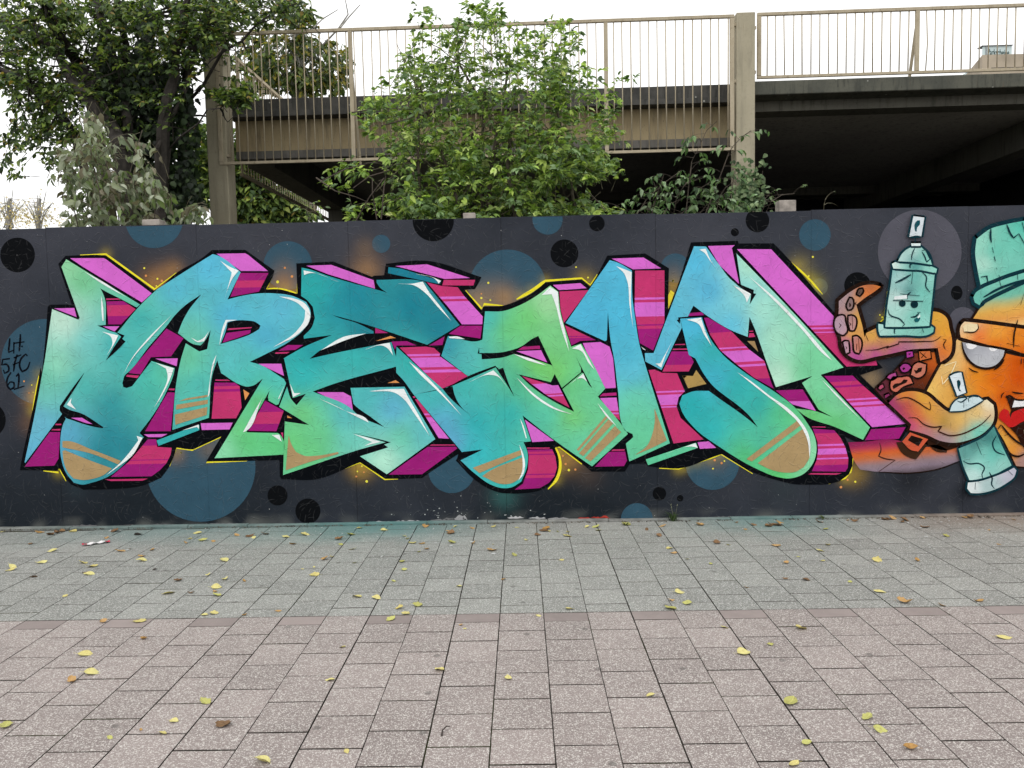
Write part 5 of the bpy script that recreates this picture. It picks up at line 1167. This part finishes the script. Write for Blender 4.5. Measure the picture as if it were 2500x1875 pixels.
class Leaves:                          # leaves of one plant: folded, pointed blades placed by centre, direction, normal
    def __init__(s): s.P = []; s.D = []; s.N = []; s.S = []; s.C = []
    def add(s, p, d, n, size, col): s.P.append(p); s.D.append(d); s.N.append(n); s.S.append(size); s.C.append(col)
    def build(s, name, parent, ratio=.42, fold=.18, droop=.15):
        P, D, N = (np.array(q, float) for q in (s.P, s.D, s.N)); S = np.array(s.S)[:, None]; C = np.array(s.C)
        D /= np.linalg.norm(D, axis=1)[:, None]+1e-9
        W = np.cross(N, D); W /= np.linalg.norm(W, axis=1)[:, None]+1e-9
        Nn = np.cross(D, W)
        prof = [(0, 0, 0), (.28, .5, fold), (.28, -.5, fold), (.30, 0, 0), (.66, .40, fold*.8), (.66, -.40, fold*.8), (.68, 0, -.02), (1.0, 0, -droop)]
        V = np.stack([P+D*S*t+W*S*(w*ratio)+Nn*S*(h*ratio if w else h) for t, w, h in prof], 1)
        n = len(P); b = (np.arange(n)*8)[:, None]
        quads = [(0, 3, 1), (0, 2, 3), (1, 3, 6), (1, 6, 4), (3, 2, 5), (3, 5, 6), (4, 6, 7), (6, 5, 7)]
        F = np.concatenate([b+np.array(q)[None] for q in quads])
        me = bpy.data.meshes.new(name); me.vertices.add(n*8); me.vertices.foreach_set('co', V.reshape(-1).astype(np.float32))
        me.loops.add(len(F)*3); me.loops.foreach_set('vertex_index', F.ravel().astype(np.int32))
        me.polygons.add(len(F)); me.polygons.foreach_set('loop_start', np.arange(0, len(F)*3, 3, dtype=np.int32))
        me.polygons.foreach_set('use_smooth', np.ones(len(F), bool))
        c = np.ones((n, 8, 4), np.float32); c[:, :, :3] = C[:, None, :]
        c[:, (0, 3, 6), :3] *= 1.18
        a = me.color_attributes.new('paint', 'FLOAT_COLOR', 'POINT'); a.data.foreach_set('color', c.reshape(-1))
        me.materials.append(LEAFM); me.update(); me.validate()
        return link(name, me, parent)
def rv(): v = rng.normal(size=3); return v/np.linalg.norm(v)
def pal(cols, wts=None, jit=.22):
    c = np.array(cols[rng.choice(len(cols), p=wts)]); return np.clip(c*(1+rng.normal()*jit), .004, .8)
def spray(L, mb, p0, p1, n, size, cols, wts=None, twig=.004, spread=.5, droop=.3, curve=.12, compound=False, up=.6):
    # a twig from p0 to p1 with leaves along its outer part
    p0, p1 = np.array(p0, float), np.array(p1, float); ln = np.linalg.norm(p1-p0); d = (p1-p0)/(ln+1e-9)
    mid = (p0+p1)/2+np.array([rng.normal()*curve*ln*.5, rng.normal()*curve*ln*.5, curve*ln])
    pt = lambda t: (1-t)**2*p0+2*t*(1-t)*mid+t*t*p1
    if mb is not None: mb.tube([pt(t) for t in (0, .3, .6, .85, 1)], [twig, twig*.85, twig*.65, twig*.45, twig*.25], 4, cap=False)
    for i in range(n):
        t = 1-(rng.random()**1.3)*.62; q = pt(t); td = pt(min(1, t+.05))-pt(max(0, t-.05)); td /= np.linalg.norm(td)+1e-9
        side = np.cross(td, [0, 0, 1.]); side /= np.linalg.norm(side)+1e-9
        sgn = 1 if i % 2 else -1
        dd = td*rng.uniform(.2, .9)+side*sgn*spread*rng.uniform(.6, 1.4)+np.array([0, 0, -droop*rng.uniform(.3, 1.6)])+rv()*.25
        nn = np.array([0, 0, up])+rv()*.45+np.array([0, -.25, 0]); sz = size*rng.uniform(.6, 1.25)
        col = pal(cols, wts)
        if compound:                   # fans of leaflets
            base_ = q+dd/np.linalg.norm(dd)*sz*.5
            for j in range(rng.integers(3, 6)):
                a = (j-2)*.55; d2 = dd*math.cos(a)+np.cross(nn, dd)*math.sin(a)
                L.add(base_, d2+rv()*.15, nn+rv()*.2, sz*rng.uniform(.8, 1.05), col*rng.uniform(.85, 1.15))
        else: L.add(q, dd, nn, sz, col)
def blob_pts(blobs, z2s, Yr):          # random points in picture-space clumps at real depths
    W = np.array([b[4] for b in blobs], float); W /= W.sum()
    while True:
        b = blobs[rng.choice(len(blobs), p=W)]
        a = rng.random()*2*math.pi; r = math.sqrt(rng.random())*(1 if rng.random() < .85 else 1.12)
        x, y = z2s(b[0]+b[2]*r*math.cos(a), b[1]+b[3]*r*math.sin(a))
        Y = rng.uniform(*Yr) if len(b) < 6 else rng.uniform(*b[5])
        yield at(x, y, Y)
def limb(mb, p0, p1, r0, r1, wob=.06, n=6, seg=6):
    p0, p1 = np.array(p0, float), np.array(p1, float); L = np.linalg.norm(p1-p0); pts_ = []; off = np.zeros(3)
    for i in range(seg+1):
        t = i/seg; off = off+rv()*wob*L/seg if 0 < i < seg else off*(1-t)
        pts_.append(p0+(p1-p0)*t+off*math.sin(math.pi*t))
    mb.tube(pts_, [r0+(r1-r0)*i/seg for i in range(seg+1)], n, cap=False); return pts_

zA = lambda x, y: (x*.36166, y*.36166)                 # zoom frames used while measuring
zC = lambda x, y: (750+x*.36166, y*.36166)
zD = lambda x, y: (1400+x*.27125, 150+y*.27125)
zB2 = lambda x, y: (500+x*.27125, y*.27125)

# ---------------------------------------------------------------- big shrub in the middle, just behind the hoarding
root = np.array([at(*zC(1330, 1500), 1.5)[0], 1.5, 0]); shrub = tag(empty('shrub', tuple(root)), 'large bright green leafy shrub growing behind the middle of the hoarding', 'shrub')
def rel(mb_or, base): pass
SG = [lin(c) for c in ((116, 144, 70), (138, 164, 80), (166, 188, 92), (108, 136, 88), (134, 160, 112), (182, 198, 122), (84, 108, 62))]
SGW = [.2, .22, .16, .15, .13, .06, .08]
blobs = [(850,340,230,160,3),(1250,300,310,190,4.0),(1650,320,240,170,2.6),(760,550,270,140,3.6),(1300,560,480,150,6),(1750,560,230,130,2.6),(640,800,300,180,4.5),(1150,850,480,200,8.5),(1640,850,330,190,5.5),(850,1100,380,170,6),(1350,1150,400,190,7),(1760,1100,330,140,4.6),(750,1380,300,100,4.6),(1150,1380,350,100,5.5),(1600,1410,330,70,4.2),(1960,1110,170,90,1.8),(770,90,70,60,.5),(1250,110,100,90,1.0),(1040,160,45,45,.28),(1690,150,95,35,.55),(1150,25,110,25,.35),(250,1180,150,80,.7),(430,720,120,70,.8),(330,1400,100,55,.5),(1980,1420,110,35,.6),(2040,500,150,45,.35),(2000,870,90,110,.7),(2050,690,35,150,.4),(2110,920,90,40,.35)]
L1 = Leaves(); tw = MB(); stems = MB()
trunk_top = []
for (x, y, Y, r) in ((1290, 830, 1.5, .035), (1370, 880, 1.7, .03), (1120, 900, 1.3, .025), (1500, 860, 1.4, .028), (900, 1000, 1.2, .022), (1650, 900, 1.6, .022), (700, 1100, 1.2, .018), (1200, 600, 1.8, .025), (1350, 480, 1.6, .02), (1020, 420, 1.5, .018), (1650, 560, 1.7, .02), (760, 620, 1.4, .018)):
    p = at(*zC(x, y), Y); b = root+np.array([rng.normal()*.12, rng.normal()*.1, .05])
    q = limb(stems, b, p, r*1.5, r*.6, .35, 6, 7); trunk_top += [np.array(t) for t in q[3:]]
trunk_top = np.array(trunk_top)
for pth in ([(560, 1150), (420, 1190), (310, 1270)], [(500, 1480), (520, 1250), (540, 1130)], [(330, 1490), (420, 1330), (520, 1200)], [(60, 1200), (190, 1290), (330, 1330), (420, 1370)], [(470, 1480), (440, 1300), (440, 1200)], [(100, 1220), (260, 1140), (420, 1100), (520, 1090)], [(300, 760), (500, 730), (740, 740)], [(500, 850), (720, 790), (860, 730)], [(1900, 1300), (1980, 1380), (2010, 1420)]):
    stems.tube([at(*zC(x, y), .9+rng.normal()*.03) for x, y in pth], [.007-.0015*i for i in range(len(pth))], 5, cap=False)
gen = blob_pts(blobs, zC, (.75, 2.3))
for i in range(1750):
    p = next(gen)
    if p[2] < 1.9: continue
    d = np.linalg.norm(trunk_top-p, axis=1); o_ = trunk_top[np.argmin(d+rng.random(len(d))*.5)]
    dirv = (p-o_); ln = np.linalg.norm(dirv); dirv = dirv/(ln+1e-6)*.6+rv()*.5+np.array([0, -.1, .25]); dirv /= np.linalg.norm(dirv)
    lng = min(max(.14, rng.uniform(.18, .48)), ln+.1)
    hi_ = p[2] > 3.3
    if i % 12 == 0: limb(tw, o_, p-dirv*lng, .007, .003, .25, 4, 4)
    spray(L1, tw if i % 2 else None, p-dirv*lng, p, rng.integers(5, 9), .084 if not hi_ else .070, SG, SGW, .0028, .6, .25, .15, compound=(rng.random() < .30))
print('shrub leaves', len(L1.P))
def place(o, base):
    o.matrix_parent_inverse = Matrix.Translation(tuple(-base)); return o
place(L1.build('foliage', shrub), root); place(tw.build('twig', TWIG, shrub), root); place(stems.build('stem', BARK, shrub), root)

# ---------------------------------------------------------------- grey leaved bush at the left
root = np.array([at(*zA(730, 1500), .9)[0], .9, 0]); bush = tag(empty('bush', tuple(root)), 'grey green bush with drooping leaves behind the left of the hoarding', 'bush')
DG = [lin(c) for c in ((132, 142, 118), (150, 158, 134), (108, 122, 92), (120, 140, 86), (118, 112, 94), (166, 172, 152))]
blobs = [(640, 850, 90, 110, 1.2), (600, 1080, 220, 160, 3.2), (760, 1280, 330, 150, 4), (930, 980, 90, 110, .8), (1010, 1170, 90, 60, .5), (1060, 1290, 100, 70, .7), (560, 1430, 130, 80, 1.2), (450, 1180, 120, 160, 1), (850, 1420, 250, 80, 1.6), (1240, 1440, 140, 50, .5), (1360, 1400, 30, 30, .12)]
L = Leaves(); tw = MB(); stems = MB(); tops = []
for x, y in ((640, 740), (600, 1000), (960, 880), (780, 1000), (450, 1200), (900, 1200), (1040, 1260), (1330, 1400)):
    q = limb(stems, root+np.array([rng.normal()*.1, rng.normal()*.05, .05]), at(*zA(x, y), rng.uniform(.6, 1.2)), .014, .004, .2, 5, 7); tops += q[3:]
tops = np.array(tops); gen = blob_pts(blobs, zA, (.5, 1.35))
for i in range(260):
    p = next(gen)
    if p[2] < 2.2: continue
    d = np.linalg.norm(tops-p, axis=1); o_ = tops[np.argmin(d)]; dv = (p-o_); ln = np.linalg.norm(dv)+1e-6; dv = dv/ln*.7+rv()*.4+np.array([0, 0, .25]); dv /= np.linalg.norm(dv); lng = min(.34, ln+.06)
    spray(L, tw, p-dv*lng, p, rng.integers(4, 8), .094, DG, None, .003, .45, 1.15, .15, up=.25)
place(L.build('foliage', bush, .46, .22, .22), root); place(tw.build('twig', TWIG, bush), root); place(stems.build('stem', BARK, bush), root)

# ---------------------------------------------------------------- shoots at the right column
def shoots(name, label, cat, paths, frame, Y, size, cols, nper, twigr=.006, droop=.5, ratio=.42, comp=False):
    pts0 = at(*frame(*paths[0][0]), Y); root = np.array([pts0[0], Y, 0]); t = tag(empty(name, tuple(root)), label, cat)
    L = Leaves(); tw = MB()
    for pth in paths:
        P = [at(*frame(x, y), Y+rng.normal()*.05) for x, y in pth]
        P = [np.array([P[0][0]-.02, Y, max(0.0, P[0][2]-1.2)])]+P
        tw.tube(P, [twigr*(1-.7*i/len(P)) for i in range(len(P))], 5, cap=False)
        for a, b in zip(P[1:-1], P[2:]):
            n_ = max(2, int(np.linalg.norm(b-a)/.055))
            for i in range(n_):
                q = a+(b-a)*(i+rng.random())/n_; d = (b-a)/np.linalg.norm(b-a)
                s_ = np.array([rng.choice([-1, 1])*rng.uniform(.4, 1), rng.normal()*.5, rng.uniform(-.2, .5)]); s_ /= np.linalg.norm(s_)
                spray(L, tw, q, q+s_*rng.uniform(.10, .24), nper, size, cols, None, .002, .55, droop, .2, compound=comp and rng.random() < .4)
    place(L.build('foliage', t, ratio), root); place(tw.build('stem', BARK if twigr > .004 else TWIG, t), root); return t
GG = [lin(c) for c in ((78, 108, 62), (100, 128, 80), (120, 146, 102), (140, 162, 128), (58, 84, 50))]
shoots('sapling', 'young plant with pale arching stems and drooping leaves before the right column', 'plant',
       [[(700, 1390), (760, 1180), (815, 1015)], [(1010, 1390), (1040, 1100), (1065, 900), (1100, 830), (1200, 620), (1290, 540)], [(1180, 1390), (1300, 1090), (1400, 820), (1440, 760), (1530, 670), (1600, 620)], [(560, 1390), (660, 1240), (820, 1090), (960, 990)], [(900, 1390), (930, 1220), (1010, 1100), (1160, 1050)], [(1280, 1390), (1310, 1220), (1380, 1120)], [(1120, 1390), (1200, 1290), (1300, 1270)], [(480, 1390), (400, 1310), (370, 1290)], [(640, 1390), (720, 1290), (760, 1200), (720, 1080)], [(950, 1390), (1100, 1250), (1130, 1150), (1240, 1080)], [(1050, 1390), (1250, 1310), (1370, 1230)], [(1340, 1390), (1420, 1180), (1450, 1000)], [(540, 1390), (620, 1320), (700, 1340)], [(800, 1390), (870, 1280), (1000, 1230)]], zD, .8, .070, GG, 4, .006, .75)
shoots('sprig', 'small leafy sprig beside the weathered post top at the right', 'plant', [[(1740, 1345), (1780, 1260), (1880, 1200), (1990, 1190)], [(1700, 1345), (1740, 1250), (1720, 1220)]], zD, .35, .045, GG, 6, .005, .3)
# ivy on the right column
root = np.array([at(1812, 470, 4.9)[0], 4.95, 0]); ivy = tag(empty('ivy', tuple(root)), 'ivy climbing the foot of the right sand coloured column', 'ivy')
L = Leaves(); tw = MB(); IG = [lin(c) for c in ((78, 104, 66), (104, 126, 84), (60, 84, 50), (126, 144, 104))]
for i in range(9):
    xs_ = rng.uniform(1450, 1620); P = [at(*zD(xs_+rng.normal()*18*k, 1420-k*rng.uniform(60, 110)), 5.04) for k in range(5)]
    tw.tube(P, .005, 4, cap=False)
    for a in P:
        for j in range(9):
            q = a+np.array([rng.normal()*.08, -.03-abs(rng.normal())*.05, rng.normal()*.14]); L.add(q, np.array([rng.normal(), -.2, -.7]), np.array([rng.normal()*.3, -1, .45]), rng.uniform(.05, .09), pal(IG))
place(L.build('foliage', ivy, .8), root); place(tw.build('stem', BARK, ivy), root)
# tiny seedling above the wall at right, low sprouts at left
shoots('seedling', 'thin pale seedling rising above the hoarding before the dark bay', 'plant', [[(2100, 1345), (2110, 1300)]], lambda x, y: (1700+(x-1238)*.36166, (y+40)*.36166), .15, .02, GG, 1, .002)
shoots('sprout', 'thin leafy sprouts above the hoarding left of the big shrub', 'plant', [[(2085, 1490), (2075, 1440), (2065, 1400)], [(2120, 1490), (2110, 1450)]], zA, .5, .055, SG[:5], 3, .003, .3)

# ---------------------------------------------------------------- big dark tree at the left
TY = 4.6
base = np.array([at(*zA(980, 1500), TY)[0], TY, 0]); tree = tag(empty('tree', tuple(base)), 'big dark multi stemmed tree overhanging the left of the parking deck', 'tree')
TG = [lin(c) for c in ((74, 96, 48), (94, 116, 54), (114, 134, 60), (60, 80, 48), (132, 144, 66), (140, 122, 60), (46, 62, 38))]; TGW = [.22, .22, .16, .16, .08, .03, .13]
stems = MB(); tips = []
for path, r0 in (([(960, 1500), (960, 900), (990, 450), (1000, -60)], .15), ([(930, 1500), (840, 900), (760, 400), (640, -60)], .13), ([(920, 1500), (800, 950), (540, 450), (300, 20), (200, -150)], .12), ([(900, 1500), (620, 700), (380, 330), (0, 130)], .10), ([(1000, 1500), (1100, 850), (1180, 350), (1300, -80)], .11), ([(1010, 1500), (1060, 1000), (1280, 500), (1450, -60)], .05), ([(940, 1500), (860, 800), (850, 300), (800, -80)], .09), ([(900, 1500), (500, 900), (200, 560), (-100, 400)], .08), ([(1020, 1500), (1250, 1000), (1240, 650), (1290, 300)], .10), ([(1000, 1500), (1120, 900), (1500, 350), (1900, 60)], .035), ([(990, 1500), (1150, 1000), (1400, 740), (1600, 650)], .018)):
    P = [at(*zA(x, y), TY+rng.normal()*.35+(-.55 if x > 1350 else 0)) for x, y in path]; P[0] = base+np.array([rng.normal()*.12, rng.normal()*.12, 0])
    # smooth
    Q = [P[0]]
    for a, b in zip(P[:-1], P[1:]):
        for t in (.33, .66, 1): Q.append(a+(b-a)*t+(rv()*.05 if t < 1 else 0))
    stems.tube(Q, [r0*(1-.75*i/len(Q)) for i in range(len(Q))], 7, cap=False); tips += Q[3:]
tips = np.array(tips)
blobs = [(200, 100, 260, 160, 4), (600, 90, 280, 150, 5), (1000, 80, 280, 140, 5), (1380, 90, 230, 120, 4.4), (1750, 60, 240, 110, 3.2), (1990, 60, 110, 70, .9), (150, 300, 220, 130, 3.0), (550, 300, 250, 150, 3.8), (950, 330, 280, 170, 4.6), (1280, 300, 180, 150, 3.4), (1460, 230, 160, 130, 1.8), (180, 560, 260, 110, 3.4), (500, 600, 230, 110, 3.0), (800, 620, 220, 140, 3.2), (1080, 560, 200, 160, 3.2), (250, 780, 240, 100, 2.4), (120, 950, 150, 70, 1.0), (400, 900, 150, 80, 1.1), (60, 1120, 80, 90, .4), (330, 1060, 150, 70, .5), (1600, 660, 130, 70, 1.5, (3.6, 4.7)), (1480, 640, 80, 60, .5, (3.6, 4.7)), (1690, 470, 180, 150, .7), (900, 900, 200, 200, 1.6)]
L = Leaves(); tw = MB(); gen = blob_pts(blobs, zA, (3.7, 6.2))
for i in range(2150):
    p = next(gen); d = np.linalg.norm(tips-p, axis=1); o_ = tips[np.argmin(d+rng.random(len(d))*.3)]; dv = p-o_; ln = np.linalg.norm(dv)+1e-6
    dv = dv/ln*.6+rv()*.45+np.array([-.1, -.15, .05]); dv /= np.linalg.norm(dv); lng = min(rng.uniform(.25, .6), ln+.1)
    if i % 7 == 0: limb(tw, o_, p-dv*lng, .018, .005, .2, 4, 4)
    spray(L, tw if i % 2 else None, p-dv*lng, p, rng.integers(6, 11), .092, TG, TGW, .005, .6, .35, .08)
print('tree leaves', len(L.P))
place(L.build('crown', tree, .5), base); place(tw.build('branch', BARKD, tree), base); place(stems.build('trunk', BARKD, tree), base)
# ivy wrapping the trunks
L = Leaves(); IV = [lin(c) for c in ((34, 48, 30), (44, 60, 36), (26, 38, 25), (54, 72, 40))]
gen = blob_pts([(1050, 1150, 260, 300, 5), (900, 800, 170, 260, 3), (1180, 1350, 200, 150, 2.5), (850, 550, 120, 200, 1.4), (1120, 700, 110, 280, 1.5), (700, 420, 60, 200, .8), (980, 300, 60, 250, .8), (1270, 900, 60, 350, .9)], zA, (4.2, 5.4))
for i in range(5200):
    p = next(gen); L.add(p, np.array([rng.normal()*.6, rng.normal()*.4, -.8]), np.array([rng.normal()*.5, -.8, .6]), rng.uniform(.06, .11), pal(IV))
iv = L.build('ivy_cover', tree, .85); place(iv, base)

# ---------------------------------------------------------------- trees farther back
def back_tree(label, cat, blobs, frame, Yr, n, size, cols, wts, trunk, bark, per=(6, 10), lmin=.3, lmax=.8, ratio=.5, extra=None):
    Y = sum(Yr)/2; x0 = trunk[0]; b = at(*frame(*x0), Y); b = np.array([b[0], Y, -.03]); t = tag(empty('tree' if cat == 'tree' else 'bush', tuple(b)), label, cat)
    st = MB(); P = [b]+[at(*frame(x, y), Y) for x, y in trunk]; r0 = trunk_r.get(label, .18)
    st.tube(P, [r0*(1-.6*i/len(P)) for i in range(len(P))], 8, cap=False); tp = np.array([P[-1]*t_+P[-2]*(1-t_) for t_ in (0, .25, .5, .75, 1)])
    tw = MB()
    for pth, r in (extra or []):
        Q = [at(*frame(x, y), Y+rng.normal()*.1) for x, y in pth]; tw.tube(Q, [r*(1-.8*i/len(Q)) for i in range(len(Q))], 5, cap=False)
    L = Leaves(); gen = blob_pts(blobs, frame, Yr)
    for i in range(n):
        p = next(gen); o_ = tp[rng.integers(len(tp))]; dv = p-o_; ln = np.linalg.norm(dv)+1e-6; dv = dv/ln*.6+rv()*.5; dv /= np.linalg.norm(dv); lng = rng.uniform(lmin, lmax)
        if i % 9 == 0: limb(tw, o_, p-dv*lng, .03, .008, .15, 4, 4)
        spray(L, tw if i % 2 else None, p-dv*lng, p, rng.integers(*per), size, cols, wts, .008, .6, .3, .1)
    place(L.build('crown', t, ratio), b); place(st.build('trunk', bark, t, True), b); place(tw.build('branch', bark, t), b); return t
trunk_r = {'sparse yellowing tree with a pale trunk seen through the left railing': .40, 'pale bare distant tree with yellow leaves at the far left': .22}
OG = [lin(c) for c in ((84, 102, 48), (104, 120, 58), (68, 86, 44), (150, 140, 60), (58, 74, 44))]
back_tree('sparse yellowing tree with a pale trunk seen through the left railing', 'tree', [(830, 750, 120, 100, 1.5), (1150, 600, 180, 230, 2.4), (1050, 780, 250, 90, 1.8), (650, 760, 160, 100, 1.5), (350, 650, 260, 220, 2.5), (560, 450, 220, 200, 1.6), (870, 420, 100, 160, .6), (860, 180, 120, 90, .8), (950, 160, 90, 60, .5)], zB2, (27, 31), 420, .34, OG, None, [(850, 900), (840, 640), (835, 420), (830, 300)], BARKG, (6, 10), .6, 1.7, .5,
          [([(800, 700), (1000, 470), (1200, 260), (1290, 130), (1265, 0)], .06), ([(1220, 250), (1300, 150), (1400, 40)], .04), ([(980, 250), (1060, 170), (1200, 85)], .035), ([(600, 800), (700, 560), (820, 440)], .05), ([(640, 850), (740, 620), (760, 400)], .05), ([(900, 700), (1150, 600), (1250, 520)], .04)])
back_tree('dense green tree behind the lower deck level at the left', 'tree', [(1700, 1230, 200, 150, 3), (1680, 1420, 200, 100, 3), (1880, 1400, 180, 110, 3.5), (2050, 1450, 100, 70, 1.2), (1450, 1150, 150, 250, 2.2), (1620, 1000, 100, 150, .7), (1300, 1000, 120, 200, 1.2)], zA, (23.5, 26.5), 1200, .32, TG, TGW, [(1700, 1500), (1690, 1300), (1680, 1200)], BARKD, (6, 10), .5, 1.2)
# pale leafless trees far off at the left edge
PT = [lin(c) for c in ((214, 190, 120), (200, 190, 150), (190, 170, 100))]
fr = lambda x, y: (x*.36166, y*.36166)
for (cx_, lb) in ((60, 'pale bare distant tree with yellow leaves at the far left'), (260, 'pale bare distant tree right of the leftmost far tree')):
    back_tree(lb, 'tree', [(cx_, 1420, 130, 80, 2), (cx_+40, 1500, 150, 60, 2)], fr, (44, 50), 150, .16, PT, None, [(cx_, 1560), (cx_, 1450), (cx_+8, 1340)], BARKG, (2, 5), .8, 1.8,
              extra=[([(cx_+rng.normal()*20, 1540), (cx_+s*40, 1430), (cx_+s*90+rng.normal()*10, 1320+abs(s)*30+rng.normal()*20)], .05) for s in (-1.3, -.9, -.5, -.2, .2, .5, .9, 1.3)])

for o in list(bpy.data.objects):       # fine twigs and branch sprays too small to pick apart
    if o.parent is not None and o.name.split('.')[0] in ('twig', 'branch'): o['kind'] = 'stuff'
